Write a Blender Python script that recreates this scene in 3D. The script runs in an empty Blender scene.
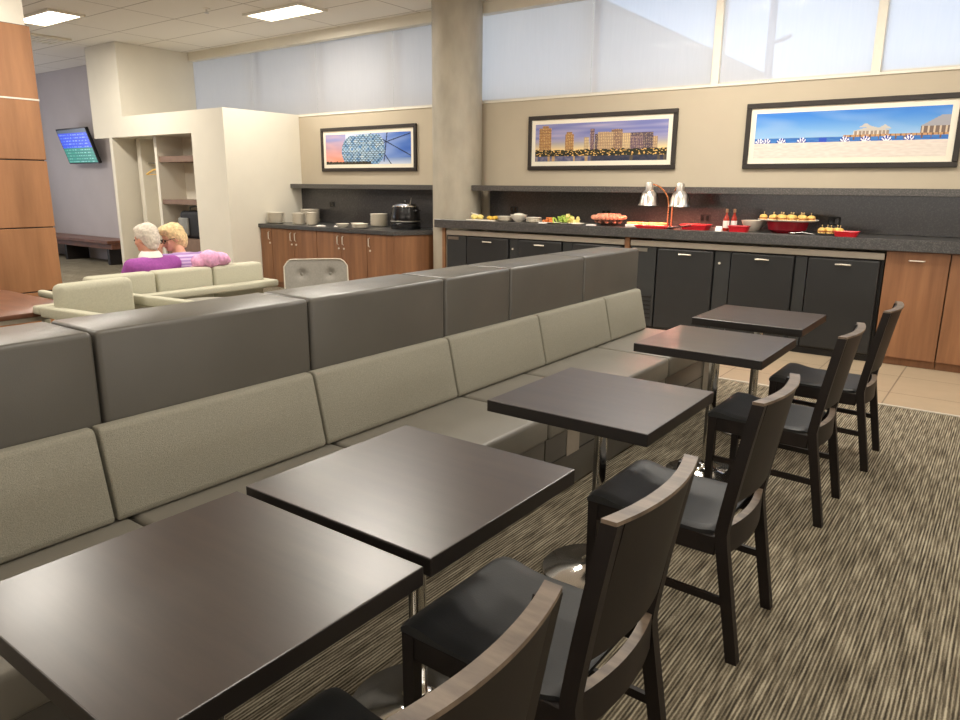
import bpy, bmesh, math, random
from mathutils import Vector, Matrix, Euler, noise as mnoise
random.seed(7)
C = bpy.context.scene.collection
PI = math.pi
R = math.radians

# ------------------------------------------------------------------ materials
def lin(c):
    return tuple(((v/12.92) if v <= .04045 else ((v+.055)/1.055)**2.4) for v in (x/255. for x in c))+(1.,)
def new_mat(name):
    m = bpy.data.materials.new(name); m.use_nodes = True
    nt = m.node_tree; b = nt.nodes['Principled BSDF']
    return m, nt, b
def N(nt, t, **kw):
    n = nt.nodes.new(t)
    for k, v in kw.items():
        if k in n.inputs: n.inputs[k].default_value = v
        else: setattr(n, k, v)
    return n
def mat(name, col, rough=.5, metal=0., var=.12, scale=8., bump=0., bscale=60., stretch=None, spec=.5, coat=0., **kw):
    """principled surface with soft procedural colour variation and optional bump"""
    m, nt, b = new_mat(name)
    c = lin(col); L = nt.links.new
    tc = N(nt, 'ShaderNodeTexCoord'); mp = N(nt, 'ShaderNodeMapping')
    if stretch: mp.inputs['Scale'].default_value = stretch
    L(tc.outputs['Object'], mp.inputs['Vector'])
    nz = N(nt, 'ShaderNodeTexNoise', Scale=scale, Detail=4.)
    L(mp.outputs['Vector'], nz.inputs['Vector'])
    rp = N(nt, 'ShaderNodeValToRGB')
    rp.color_ramp.elements[0].position = .3; rp.color_ramp.elements[1].position = .7
    rp.color_ramp.elements[0].color = tuple(v*(1-var) for v in c[:3])+(1,)
    rp.color_ramp.elements[1].color = tuple(min(1, v*(1+var)) for v in c[:3])+(1,)
    L(nz.outputs['Fac'], rp.inputs['Fac']); L(rp.outputs['Color'], b.inputs['Base Color'])
    b.inputs['Roughness'].default_value = rough; b.inputs['Metallic'].default_value = metal
    b.inputs['Specular IOR Level'].default_value = spec
    b.inputs['Coat Weight'].default_value = coat
    if bump:
        n2 = N(nt, 'ShaderNodeTexNoise', Scale=bscale, Detail=3.)
        L(mp.outputs['Vector'], n2.inputs['Vector'])
        bp = N(nt, 'ShaderNodeBump', Strength=bump, Distance=.004)
        L(n2.outputs['Fac'], bp.inputs['Height']); L(bp.outputs['Normal'], b.inputs['Normal'])
    if 'emit' in kw:
        b.inputs['Emission Color'].default_value = lin(kw['emit']); b.inputs['Emission Strength'].default_value = kw['power']
    if 'alpha' in kw: b.inputs['Alpha'].default_value = kw['alpha']
    if 'trans' in kw: b.inputs['Transmission Weight'].default_value = kw['trans']
    return m

def carpet_mat():
    m, nt, b = new_mat('striped_carpet'); L = nt.links.new
    tc = N(nt, 'ShaderNodeTexCoord')
    mp = N(nt, 'ShaderNodeMapping'); mp.inputs['Scale'].default_value = (92, 5, 1)
    L(tc.outputs['Object'], mp.inputs['Vector'])
    n1 = N(nt, 'ShaderNodeTexNoise', Scale=1., Detail=2., Roughness=.6); L(mp.outputs['Vector'], n1.inputs['Vector'])
    wv = N(nt, 'ShaderNodeTexWave', Scale=25., Distortion=1.2, Detail=2.); wv.bands_direction = 'X'
    wv.inputs['Detail Scale'].default_value = 4.
    L(tc.outputs['Object'], wv.inputs['Vector'])
    ad = N(nt, 'ShaderNodeMath', operation='ADD')
    ml = N(nt, 'ShaderNodeMath', operation='MULTIPLY'); ml.inputs[1].default_value = .34
    L(wv.outputs['Fac'], ml.inputs[0]); L(ml.outputs[0], ad.inputs[0]); L(n1.outputs['Fac'], ad.inputs[1])
    rp = N(nt, 'ShaderNodeValToRGB'); e = rp.color_ramp.elements
    e[0].position = .42; e[0].color = lin((64, 58, 49)); e[1].position = .95; e[1].color = lin((186, 177, 155))
    k = e.new(.66); k.color = lin((116, 107, 90))
    L(ad.outputs[0], rp.inputs['Fac'])
    n3 = N(nt, 'ShaderNodeTexNoise', Scale=1.6, Detail=2.); L(tc.outputs['Object'], n3.inputs['Vector'])
    mx = N(nt, 'ShaderNodeMix', data_type='RGBA', blend_type='MULTIPLY'); mx.inputs['Factor'].default_value = .35
    L(rp.outputs['Color'], mx.inputs[6]); L(n3.outputs['Fac'], mx.inputs[7])
    L(mx.outputs[2], b.inputs['Base Color']); b.inputs['Roughness'].default_value = .95
    b.inputs['Specular IOR Level'].default_value = .1
    bp = N(nt, 'ShaderNodeBump', Strength=.5, Distance=.004); L(ad.outputs[0], bp.inputs['Height']); L(bp.outputs['Normal'], b.inputs['Normal'])
    return m

def wood_mat(name, dark, light, rough=.35, sc=(2, 40, 2), coat=0., spec=.5):
    m, nt, b = new_mat(name); L = nt.links.new
    tc = N(nt, 'ShaderNodeTexCoord'); mp = N(nt, 'ShaderNodeMapping'); mp.inputs['Scale'].default_value = sc
    L(tc.outputs['Object'], mp.inputs['Vector'])
    n1 = N(nt, 'ShaderNodeTexNoise', Scale=1.5, Detail=6., Roughness=.62); L(mp.outputs['Vector'], n1.inputs['Vector'])
    rp = N(nt, 'ShaderNodeValToRGB'); e = rp.color_ramp.elements
    e[0].position = .3; e[0].color = lin(dark); e[1].position = .72; e[1].color = lin(light)
    L(n1.outputs['Fac'], rp.inputs['Fac']); L(rp.outputs['Color'], b.inputs['Base Color'])
    n2 = N(nt, 'ShaderNodeTexNoise', Scale=5., Detail=3.); L(tc.outputs['Object'], n2.inputs['Vector'])
    mr = N(nt, 'ShaderNodeMapRange'); mr.inputs['To Min'].default_value = rough-.02; mr.inputs['To Max'].default_value = rough+.03
    L(n2.outputs['Fac'], mr.inputs['Value']); L(mr.outputs['Result'], b.inputs['Roughness'])
    b.inputs['Coat Weight'].default_value = coat; b.inputs['Coat Roughness'].default_value = .26
    b.inputs['Specular IOR Level'].default_value = spec
    bp = N(nt, 'ShaderNodeBump', Strength=.04, Distance=.001); L(n1.outputs['Fac'], bp.inputs['Height']); L(bp.outputs['Normal'], b.inputs['Normal'])
    return m

def granite_mat(name, col, speck, rough=.22):
    m, nt, b = new_mat(name); L = nt.links.new
    tc = N(nt, 'ShaderNodeTexCoord')
    n1 = N(nt, 'ShaderNodeTexNoise', Scale=90., Detail=3.); L(tc.outputs['Object'], n1.inputs['Vector'])
    rp = N(nt, 'ShaderNodeValToRGB'); e = rp.color_ramp.elements
    e[0].position = .46; e[0].color = lin(col); e[1].position = .74; e[1].color = lin(speck)
    L(n1.outputs['Fac'], rp.inputs['Fac']); L(rp.outputs['Color'], b.inputs['Base Color'])
    b.inputs['Roughness'].default_value = rough
    return m

def tile_mat():
    m, nt, b = new_mat('floor_tile'); L = nt.links.new
    tc = N(nt, 'ShaderNodeTexCoord')
    bk = N(nt, 'ShaderNodeTexBrick', Scale=1., offset=0.)
    bk.inputs['Color1'].default_value = lin((176, 158, 132)); bk.inputs['Color2'].default_value = lin((168, 150, 126))
    bk.inputs['Mortar'].default_value = lin((122, 108, 90)); bk.inputs['Mortar Size'].default_value = .005
    bk.inputs['Brick Width'].default_value = .6; bk.inputs['Row Height'].default_value = .6
    L(tc.outputs['Object'], bk.inputs['Vector'])
    nz = N(nt, 'ShaderNodeTexNoise', Scale=6., Detail=4.); L(tc.outputs['Object'], nz.inputs['Vector'])
    mx = N(nt, 'ShaderNodeMix', data_type='RGBA', blend_type='MULTIPLY'); mx.inputs['Factor'].default_value = .18
    L(bk.outputs['Color'], mx.inputs[6]); L(nz.outputs['Fac'], mx.inputs[7]); L(mx.outputs[2], b.inputs['Base Color'])
    b.inputs['Roughness'].default_value = .42
    return m

def ceiling_mat():
    m, nt, b = new_mat('ceiling_tile'); L = nt.links.new
    tc = N(nt, 'ShaderNodeTexCoord')
    bk = N(nt, 'ShaderNodeTexBrick', Scale=1., offset=0.)
    bk.inputs['Color1'].default_value = lin((236, 230, 219)); bk.inputs['Color2'].default_value = lin((233, 227, 216))
    bk.inputs['Mortar'].default_value = lin((180, 171, 156)); bk.inputs['Mortar Size'].default_value = .010
    bk.inputs['Brick Width'].default_value = 1.52; bk.inputs['Row Height'].default_value = .76
    L(tc.outputs['Object'], bk.inputs['Vector']); L(bk.outputs['Color'], b.inputs['Base Color'])
    b.inputs['Roughness'].default_value = .9
    n2 = N(nt, 'ShaderNodeTexNoise', Scale=150.); L(tc.outputs['Object'], n2.inputs['Vector'])
    bp = N(nt, 'ShaderNodeBump', Strength=.15, Distance=.003); L(n2.outputs['Fac'], bp.inputs['Height']); L(bp.outputs['Normal'], b.inputs['Normal'])
    return m

def shade_mat(name, col, through):
    """woven roller blind: part see-through, part translucent"""
    m = bpy.data.materials.new(name); m.use_nodes = True; nt = m.node_tree; nt.nodes.clear(); L = nt.links.new
    out = N(nt, 'ShaderNodeOutputMaterial'); tr = N(nt, 'ShaderNodeBsdfTransparent'); df = N(nt, 'ShaderNodeBsdfDiffuse'); tl = N(nt, 'ShaderNodeBsdfTranslucent')
    tc = N(nt, 'ShaderNodeTexCoord'); mp = N(nt, 'ShaderNodeMapping'); mp.inputs['Scale'].default_value = (30, 30, 2)
    L(tc.outputs['Object'], mp.inputs['Vector'])
    nz = N(nt, 'ShaderNodeTexNoise', Scale=2., Detail=3.); L(mp.outputs['Vector'], nz.inputs['Vector'])
    rp = N(nt, 'ShaderNodeValToRGB'); c = lin(col)
    rp.color_ramp.elements[0].color = tuple(v*.93 for v in c[:3])+(1,); rp.color_ramp.elements[1].color = c
    L(nz.outputs['Fac'], rp.inputs['Fac']); L(rp.outputs['Color'], df.inputs['Color']); L(rp.outputs['Color'], tl.inputs['Color'])
    m1 = N(nt, 'ShaderNodeMixShader'); m1.inputs[0].default_value = .5; L(df.outputs[0], m1.inputs[1]); L(tl.outputs[0], m1.inputs[2])
    m2 = N(nt, 'ShaderNodeMixShader'); m2.inputs[0].default_value = through; L(m1.outputs[0], m2.inputs[1]); L(tr.outputs[0], m2.inputs[2])
    L(m2.outputs[0], out.inputs['Surface'])
    return m

def glass_mat(name, tint=(235, 240, 240), mixf=.12):
    m = bpy.data.materials.new(name); m.use_nodes = True; nt = m.node_tree; nt.nodes.clear(); L = nt.links.new
    out = N(nt, 'ShaderNodeOutputMaterial'); tr = N(nt, 'ShaderNodeBsdfTransparent'); gl = N(nt, 'ShaderNodeBsdfGlossy', Roughness=.05)
    tr.inputs['Color'].default_value = lin(tint)
    m2 = N(nt, 'ShaderNodeMixShader'); m2.inputs[0].default_value = mixf; L(tr.outputs[0], m2.inputs[1]); L(gl.outputs[0], m2.inputs[2])
    L(m2.outputs[0], out.inputs['Surface'])
    return m

def emit_mat(name, col, power):
    m = bpy.data.materials.new(name); m.use_nodes = True; nt = m.node_tree; nt.nodes.clear()
    out = N(nt, 'ShaderNodeOutputMaterial'); e = N(nt, 'ShaderNodeEmission', Strength=power); e.inputs['Color'].default_value = lin(col)
    nt.links.new(e.outputs[0], out.inputs['Surface'])
    return m

def print_mat(name, rough=.25, emit=0.):
    m, nt, b = new_mat(name); a = N(nt, 'ShaderNodeVertexColor'); a.layer_name = 'Col'
    nt.links.new(a.outputs['Color'], b.inputs['Base Color']); b.inputs['Roughness'].default_value = rough
    if emit:
        nt.links.new(a.outputs['Color'], b.inputs['Emission Color']); b.inputs['Emission Strength'].default_value = emit
    return m

M = {}
M['carpet'] = carpet_mat(); M['tile'] = tile_mat(); M['ceil'] = ceiling_mat()
M['wall'] = mat('taupe_wall_paint', (186, 174, 153), .8, var=.025, scale=3, bump=.05, bscale=200)
M['cream'] = mat('cream_wall_paint', (222, 216, 201), .8, var=.02, scale=3, bump=.05, bscale=200)
M['lilac'] = mat('pale_grey_wall_paint', (186, 178, 178), .8, var=.03, scale=2)
M['paleblue'] = mat('bluish_lit_wall', (196, 210, 240), .7, var=.03, scale=2)  # bluish window light put into the colour of the left end wall
M['white'] = mat('white_trim_paint', (226, 220, 206), .5, var=.03)
M['concrete'] = mat('cast_concrete', (168, 160, 144), .62, var=.11, scale=6, bump=.35, bscale=22, stretch=(1, 1, .45))
M['alu'] = mat('window_frame_paint', (206, 200, 188), .45, var=.03)
M['shade'] = shade_mat('grey_roller_blind', (208, 204, 202), .12)
M['shade2'] = shade_mat('pale_roller_blind', (236, 234, 236), .26)
M['pane'] = glass_mat('window_glass', (236, 242, 246), .015)
M['pierwood'] = wood_mat('pier_wood_veneer', (136, 94, 62), (176, 126, 86), .4, (3, 3, .35))
M['cabwood'] = wood_mat('cabinet_wood_veneer', (118, 80, 54), (156, 110, 76), .4, (7, 7, .5))
M['tan'] = wood_mat('tan_wood_trim', (120, 82, 54), (150, 106, 72), .45, (3, 3, 3))
M['espresso'] = wood_mat('espresso_table_wood', (40, 31, 28), (58, 46, 40), .31, (1.2, 14, 2), spec=.7, coat=.12)
M['edge'] = mat('table_edge_band', (26, 21, 19), .45, var=.2)
M['chairwood'] = wood_mat('espresso_chair_wood', (20, 15, 13), (33, 25, 21), .5, (6, 6, 1.2), spec=.35)
M['worn'] = wood_mat('worn_top_rail_wood', (72, 60, 50), (128, 112, 96), .4, (3, 14, 3))
M['blackvinyl'] = mat('black_vinyl', (34, 35, 36), .5, var=.18, bump=.12, bscale=240)
M['greyvinyl'] = mat('taupe_vinyl', (116, 112, 103), .45, var=.06, scale=4, bump=.1, bscale=260)
M['darkvinyl'] = mat('dark_taupe_vinyl', (86, 83, 77), .36, var=.06, scale=4, bump=.1, bscale=260)
M['fabric'] = mat('grey_green_fabric', (146, 143, 130), .92, var=.12, scale=200, bump=.7, bscale=330, spec=.15)
M['lightfab'] = mat('pale_sage_upholstery', (186, 183, 163), .85, var=.06, scale=90, bump=.3, bscale=200, spec=.2)
M['greyfab'] = mat('grey_upholstery', (142, 138, 130), .8, var=.08, scale=60, bump=.3, bscale=200, spec=.2)
M['piping'] = mat('cream_piping', (196, 188, 170), .6)
M['chrome'] = mat('polished_chrome', (214, 212, 208), .12, 1., var=.02)
M['satin'] = mat('satin_handle_metal', (226, 218, 204), .35, .45, var=.03)
M['spun'] = mat('spun_aluminium', (214, 208, 200), .3, 1., var=.05)
M['steel'] = mat('brushed_steel', (168, 164, 158), .34, 1., var=.06, scale=30)
M['strip'] = mat('stainless_trim', (176, 168, 156), .45, .6, var=.06)
M['cooler'] = mat('black_cooler_steel', (35, 36, 37), .42, var=.08, scale=5)
M['cooler2'] = mat('charcoal_cooler_steel', (44, 46, 47), .42, var=.08, scale=5)
M['black'] = mat('matte_black', (14, 14, 15), .5, var=.15)
M['blackgloss'] = mat('black_enamel', (20, 20, 22), .2, var=.15)
M['granite'] = granite_mat('dark_granite', (62, 61, 61), (98, 96, 94), .28)
M['granite2'] = granite_mat('backsplash_granite', (66, 64, 64), (84, 81, 80), .2)
M['granite3'] = granite_mat('shelf_granite', (72, 70, 68), (112, 108, 104), .3)
M['framewood'] = mat('dark_picture_frame', (42, 35, 31), .4, var=.15)
M['matboard'] = mat('cream_mat_board', (236, 228, 210), .8, var=.02)
M['print'] = print_mat('photographic_print'); M['screen'] = print_mat('screen_picture', .3, .9)
M['ceramic'] = mat('glazed_ceramic', (236, 228, 212), .25, var=.03)
M['red'] = mat('red_plastic', (196, 26, 40), .3, var=.1)
M['darkred'] = mat('dark_red_enamel', (140, 22, 36), .25, var=.1)
M['glass'] = glass_mat('clear_bowl_glass', (226, 222, 214), .34)
M['bun'] = mat('toasted_bread', (226, 186, 104), .7, var=.25, scale=30)
M['filling'] = mat('sandwich_filling', (150, 84, 44), .7, var=.3, scale=50)
M['pick'] = mat('wood_pick', (214, 184, 130), .7)
M['flat'] = mat('flatbread_crust', (236, 206, 132), .7, var=.2, scale=22)
M['tomato'] = mat('orange_red_tomato', (228, 146, 118), .35, var=.45, scale=26)
M['papaya'] = mat('orange_fruit', (224, 128, 64), .45, var=.2, scale=30)
M['melon'] = mat('green_melon', (176, 206, 92), .45, var=.2, scale=20)
M['pine'] = mat('pale_yellow_fruit', (232, 214, 130), .45, var=.2, scale=20)
M['cheese'] = mat('yellow_cheese', (226, 182, 62), .5, var=.15)
M['paper'] = mat('white_paper', (232, 228, 220), .8, var=.03)
M['sauce'] = mat('hot_sauce', (150, 38, 22), .2, var=.2)
M['copper'] = mat('warm_copper_tube', (226, 150, 104), .25, 1., var=.05)
M['bulb'] = emit_mat('red_heat_bulb', (255, 74, 26), 30.)
M['lamp'] = emit_mat('ceiling_diffuser', (255, 240, 214), 9.)
M['skin'] = mat('skin', (214, 158, 132), .55, var=.06, scale=12)
M['greyhair'] = mat('white_grey_hair', (208, 198, 184), .8, var=.2, scale=60, bump=.6, bscale=90)
M['blonde'] = mat('blonde_hair', (216, 190, 142), .7, var=.3, scale=50, bump=.6, bscale=90)
M['purple'] = mat('purple_knit', (150, 74, 152), .9, var=.1, scale=60, bump=.4, bscale=200)
M['lavender'] = None
M['pink'] = mat('pink_quilted_cloth', (222, 162, 198), .85, var=.25, scale=22, bump=.4, bscale=40)
M['trouser'] = mat('navy_trousers', (48, 48, 60), .9)
M['leather'] = mat('dark_leather', (40, 30, 26), .5)
M['eye'] = mat('eye', (40, 34, 34), .2)
M['lip'] = mat('lips', (180, 96, 92), .5)
M['bag'] = mat('black_bag_cloth', (34, 34, 38), .8, var=.2, bump=.3)
M['baggrey'] = mat('grey_bag_cloth', (128, 128, 124), .8, var=.2, bump=.3)
M['tabletan'] = wood_mat('brown_lounge_table_wood', (92, 58, 42), (128, 84, 62), .35, (2, 9, 2))
M['greytop'] = mat('grey_laminate', (150, 146, 136), .4, var=.05)
M['stucco'] = mat('outdoor_stucco', (196, 184, 166), .9, var=.06, scale=1)
M['pole'] = mat('outdoor_pole', (160, 160, 166), .6)
M['shelfwood'] = mat('closet_shelf_wood', (124, 98, 80), .6, var=.1)

def striped():
    m, nt, b = new_mat('lavender_stripe_knit'); L = nt.links.new
    tc = N(nt, 'ShaderNodeTexCoord'); wv = N(nt, 'ShaderNodeTexWave', Scale=11., Distortion=.6); wv.bands_direction = 'Z'
    L(tc.outputs['Object'], wv.inputs['Vector']); rp = N(nt, 'ShaderNodeValToRGB')
    rp.color_ramp.elements[0].color = lin((150, 118, 176)); rp.color_ramp.elements[1].color = lin((206, 180, 214))
    L(wv.outputs['Fac'], rp.inputs['Fac']); L(rp.outputs['Color'], b.inputs['Base Color']); b.inputs['Roughness'].default_value = .9
    return m
M['lavender'] = striped()

# ------------------------------------------------------------------ mesh helpers
class MB:
    def __init__(s): s.bm = bmesh.new()
    def box(s, x0, x1, y0, y1, z0, z1, bev=0., seg=2, mi=0):
        vs = [s.bm.verts.new(p) for p in ((x0,y0,z0),(x1,y0,z0),(x1,y1,z0),(x0,y1,z0),(x0,y0,z1),(x1,y0,z1),(x1,y1,z1),(x0,y1,z1))]
        fs = [s.bm.faces.new([vs[i] for i in q]) for q in ((3,2,1,0),(4,5,6,7),(0,1,5,4),(1,2,6,5),(2,3,7,6),(3,0,4,7))]
        for f in fs: f.material_index = mi
        if bev:
            es = list({e for f in fs for e in f.edges})
            r = bmesh.ops.bevel(s.bm, geom=es, offset=bev, offset_type='OFFSET', segments=seg, profile=.5, affect='EDGES', clamp_overlap=True, material=mi)
        return s
    def prism(s, poly, z0, z1, bev=0., seg=2, mi=0, axis='z'):
        """extrude a polygon; axis z: poly is (x,y); axis y: poly is (x,z), z0/z1 along y"""
        def P(p, h): return (p[0], p[1], h) if axis == 'z' else (p[0], h, p[1])
        a = [s.bm.verts.new(P(p, z0)) for p in poly]; b = [s.bm.verts.new(P(p, z1)) for p in poly]
        n = len(poly); fs = []
        fs.append(s.bm.faces.new(a[::-1])); fs.append(s.bm.faces.new(b))
        for i in range(n): fs.append(s.bm.faces.new((a[i], a[(i+1)%n], b[(i+1)%n], b[i])))
        for f in fs: f.material_index = mi
        bmesh.ops.recalc_face_normals(s.bm, faces=fs)
        if bev:
            es = list({e for f in fs for e in f.edges})
            bmesh.ops.bevel(s.bm, geom=es, offset=bev, offset_type='OFFSET', segments=seg, profile=.5, affect='EDGES', clamp_overlap=True)
        return s
    def lathe(s, prof, c=(0,0,0), seg=28, mi=0, squash=(1,1)):
        rings = []
        for r, z in prof:
            if r < 1e-6: rings.append([s.bm.verts.new((c[0], c[1], c[2]+z))])
            else: rings.append([s.bm.verts.new((c[0]+r*squash[0]*math.cos(2*PI*i/seg), c[1]+r*squash[1]*math.sin(2*PI*i/seg), c[2]+z)) for i in range(seg)])
        fs = []
        for a, b in zip(rings, rings[1:]):
            for i in range(seg):
                j = (i+1)%seg
                if len(a) == 1 and len(b) == 1: continue
                if len(a) == 1: fs.append(s.bm.faces.new((a[0], b[j], b[i])))
                elif len(b) == 1: fs.append(s.bm.faces.new((a[i], a[j], b[0])))
                else: fs.append(s.bm.faces.new((a[i], a[j], b[j], b[i])))
        for f in fs: f.material_index = mi
        return s
    def tube(s, pts, r, seg=10, mi=0, closed=False, flat=1.):
        pts = [Vector(p) for p in pts]; n = len(pts); rings = []
        up = Vector((0,0,1))
        for i, p in enumerate(pts):
            a = pts[i-1] if (i > 0 or closed) else p; b = pts[(i+1)%n] if (i < n-1 or closed) else p
            d = (b-a).normalized(); u = up if abs(d.dot(up)) < .95 else Vector((1,0,0))
            x = d.cross(u).normalized(); y = x.cross(d).normalized()
            rr = r[i] if isinstance(r, (list, tuple)) else r
            rings.append([s.bm.verts.new(p+rr*(math.cos(2*PI*k/seg)*x+flat*math.sin(2*PI*k/seg)*y)) for k in range(seg)])
        pr = list(zip(rings, rings[1:]))
        if closed: pr.append((rings[-1], rings[0]))
        for a, b in pr:
            for k in range(seg):
                f = s.bm.faces.new((a[k], a[(k+1)%seg], b[(k+1)%seg], b[k])); f.material_index = mi
        if not closed:
            s.bm.faces.new(rings[0][::-1]).material_index = mi; s.bm.faces.new(rings[-1]).material_index = mi
        return s
    def ball(s, c, r, sc=(1,1,1), u=16, v=10, rot=None, mi=0):
        m = Matrix.Translation(c) @ (rot.to_matrix().to_4x4() if rot else Matrix.Identity(4)) @ Matrix.Diagonal((sc[0],sc[1],sc[2],1))
        top = s.bm.verts.new(m @ Vector((0,0,r))); bot = s.bm.verts.new(m @ Vector((0,0,-r)))
        rg = [[s.bm.verts.new(m @ Vector((r*math.sin(PI*j/v)*math.cos(2*PI*i/u), r*math.sin(PI*j/v)*math.sin(2*PI*i/u), r*math.cos(PI*j/v)))) for i in range(u)] for j in range(1, v)]
        for i in range(u):
            k = (i+1) % u
            s.bm.faces.new((top, rg[0][i], rg[0][k])).material_index = mi; s.bm.faces.new((bot, rg[-1][k], rg[-1][i])).material_index = mi
            for A, B2 in zip(rg, rg[1:]): s.bm.faces.new((A[i], B2[i], B2[k], A[k])).material_index = mi
        return s
    def limb(s, pts, step=.3, u=12, v=8):
        """tapered chain of balls: pts [(p, r), ...]"""
        for (p, r), (q, t) in zip(pts, pts[1:]):
            p = Vector(p); q = Vector(q)
            if (q-p).length > 1e-5: s.tube([p, q], [r, t], 16)
            s.ball(p, r, u=u, v=v); s.ball(q, t, u=u, v=v)
        return s
    def grid(s, fn, nu, nv, mi=0):
        V = [[s.bm.verts.new(fn(i/nu, j/nv)) for j in range(nv+1)] for i in range(nu+1)]
        for i in range(nu):
            for j in range(nv): s.bm.faces.new((V[i][j], V[i+1][j], V[i+1][j+1], V[i][j+1])).material_index = mi
        return s
    def slab(s, fn, nu, nv, th, mi=0):
        """curved sheet with thickness: fn(u,v)->point, th vector or function"""
        T = th if callable(th) else (lambda u, v: Vector(th))
        A = [[s.bm.verts.new(fn(i/nu, j/nv)) for j in range(nv+1)] for i in range(nu+1)]
        B = [[s.bm.verts.new(Vector(fn(i/nu, j/nv))+T(i/nu, j/nv)) for j in range(nv+1)] for i in range(nu+1)]
        fs = []
        for i in range(nu):
            for j in range(nv):
                fs.append(s.bm.faces.new((A[i][j], A[i+1][j], A[i+1][j+1], A[i][j+1])))
                fs.append(s.bm.faces.new((B[i][j+1], B[i+1][j+1], B[i+1][j], B[i][j])))
        for i in range(nu):
            fs.append(s.bm.faces.new((A[i+1][0], A[i][0], B[i][0], B[i+1][0]))); fs.append(s.bm.faces.new((A[i][nv], A[i+1][nv], B[i+1][nv], B[i][nv])))
        for j in range(nv):
            fs.append(s.bm.faces.new((A[0][j], A[0][j+1], B[0][j+1], B[0][j]))); fs.append(s.bm.faces.new((A[nu][j+1], A[nu][j], B[nu][j], B[nu][j+1])))
        for f in fs: f.material_index = mi
        bmesh.ops.recalc_face_normals(s.bm, faces=fs)
        return s
    def xf(s, m):
        bmesh.ops.transform(s.bm, matrix=m, verts=s.bm.verts); return s

def obj(name, b, m, parent=None, smooth=True, ang=38):
    me = bpy.data.meshes.new(name); bmesh.ops.remove_doubles(b.bm, verts=b.bm.verts, dist=1e-6) if False else None
    b.bm.to_mesh(me); b.bm.free()
    for q in (m if isinstance(m, (list, tuple)) else [m]): me.materials.append(q)
    if smooth:
        for p in me.polygons: p.use_smooth = True
        me.set_sharp_from_angle(angle=R(ang))
    o = bpy.data.objects.new(name, me); C.objects.link(o)
    if parent: o.parent = parent
    return o
def tag(o, label, cat, group=None):
    o['label'] = label; o['category'] = cat
    if group: o['group'] = group
    return o
def thing(name, label, cat, loc=(0,0,0), rz=0., group=None):
    o = bpy.data.objects.new(name, None); C.objects.link(o); o.empty_display_size = .1
    o.location = loc; o.rotation_euler = (0,0,rz)
    return tag(o, label, cat, group)
def struct(name, b, m, parent=None, **k):
    o = obj(name, b, m, parent, **k)
    if parent is None: o['kind'] = 'structure'
    return o
def kids(o): return list(o.children)
def dup(root, loc, rz=0., label=None, group=None):
    def cp(o, par):
        c = o.copy(); C.objects.link(c); c.parent = par
        for ch in kids(o): cp(ch, c)
        return c
    r = cp(root, None); r.location = loc; r.rotation_euler = (0,0,rz)
    if label: r['label'] = label
    if group: r['group'] = group
    return r
def one(name, b, m, loc, label, cat, group=None, rz=0., **k):
    o = obj(name, b, m, **k); o.location = loc; o.rotation_euler = (0,0,rz); return tag(o, label, cat, group)
def remeshed(b, vox, it=4, fac=.5):
    me = bpy.data.meshes.new('tmp'); b.bm.to_mesh(me); b.bm.free(); o = bpy.data.objects.new('tmp', me); C.objects.link(o)
    r = o.modifiers.new('r', 'REMESH'); r.mode = 'VOXEL'; r.voxel_size = vox
    s = o.modifiers.new('s', 'SMOOTH'); s.iterations = it; s.factor = fac
    dg = bpy.context.evaluated_depsgraph_get(); nm = bpy.data.meshes.new_from_object(o.evaluated_get(dg))
    bpy.data.objects.remove(o); bpy.data.meshes.remove(me)
    return nm
def mobj(name, me, m, parent=None):
    me.materials.clear(); me.materials.append(m)
    for p in me.polygons: p.use_smooth = True; p.material_index = 0
    o = bpy.data.objects.new(name, me); C.objects.link(o)
    if parent: o.parent = parent
    return o
def colour_sheet(name, w, h, nx, ny, fn, m, parent, y=0.):
    """flat picture in the xz plane, one colour per cell"""
    bm = bmesh.new(); V = [[bm.verts.new((-w/2+w*i/nx, y, -h/2+h*j/ny)) for j in range(ny+1)] for i in range(nx+1)]
    lay = bm.loops.layers.float_color.new('Col')
    for i in range(nx):
        for j in range(ny):
            f = bm.faces.new((V[i][j], V[i+1][j], V[i+1][j+1], V[i][j+1])); c = lin(fn((i+.5)/nx, (j+.5)/ny))
            for l in f.loops: l[lay] = c
    me = bpy.data.meshes.new(name); bm.to_mesh(me); bm.free(); me.materials.append(m)
    o = bpy.data.objects.new(name, me); C.objects.link(o); o.parent = parent
    return o

# ------------------------------------------------------------------ room shell
CZ = 3.72
YW = 7.04
struct('floor', MB().box(-17.4, 5.2, -5.2, 5.0, -.1, 0).box(-17.4, -5.35, 5.0, 7.3, -.1, 0), M['carpet'], smooth=False)
struct('floor_tiles', MB().box(-5.35, 5.2, 5.0, 7.3, -.1, 0), M['tile'], smooth=False)
struct('trim_1', MB().box(-5.35, 5.2, 4.985, 5.005, 0, .006), M['alu'], smooth=False)
struct('ceiling', MB().box(-17.4, 5.2, -5.2, 7.5, CZ, CZ+.1), M['ceil'], smooth=False)
struct('wall_back', MB().box(-11.4, 5.2, YW, YW+.24, 0, 2.565), M['wall'], smooth=False)
struct('wall_right', MB().box(5.0, 5.2, -5.2, YW-.002, 0, CZ), M['wall'], smooth=False)
struct('wall_front', MB().box(-17.4, 5.0, -5.2, -5.0, 0, CZ), M['wall'], smooth=False)
struct('wall_left', MB().box(-17.4, -17.2, -5.0, 6.6, 0, CZ), M['paleblue'], smooth=False)
struct('wall_far', MB().box(-17.4, -11.9, 6.6, 6.8, 0, CZ), M['lilac'], smooth=False)
# header above the windows and the blind pocket
struct('trim_2', MB().box(-11.39, 5.0, YW-.10, YW+.02, 3.585, CZ-.001), M['cream'], smooth=False)
struct('trim_3', MB().box(-11.39, 5.0, YW-.012, YW, 2.55, 2.572), M['white'], smooth=False)

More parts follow.
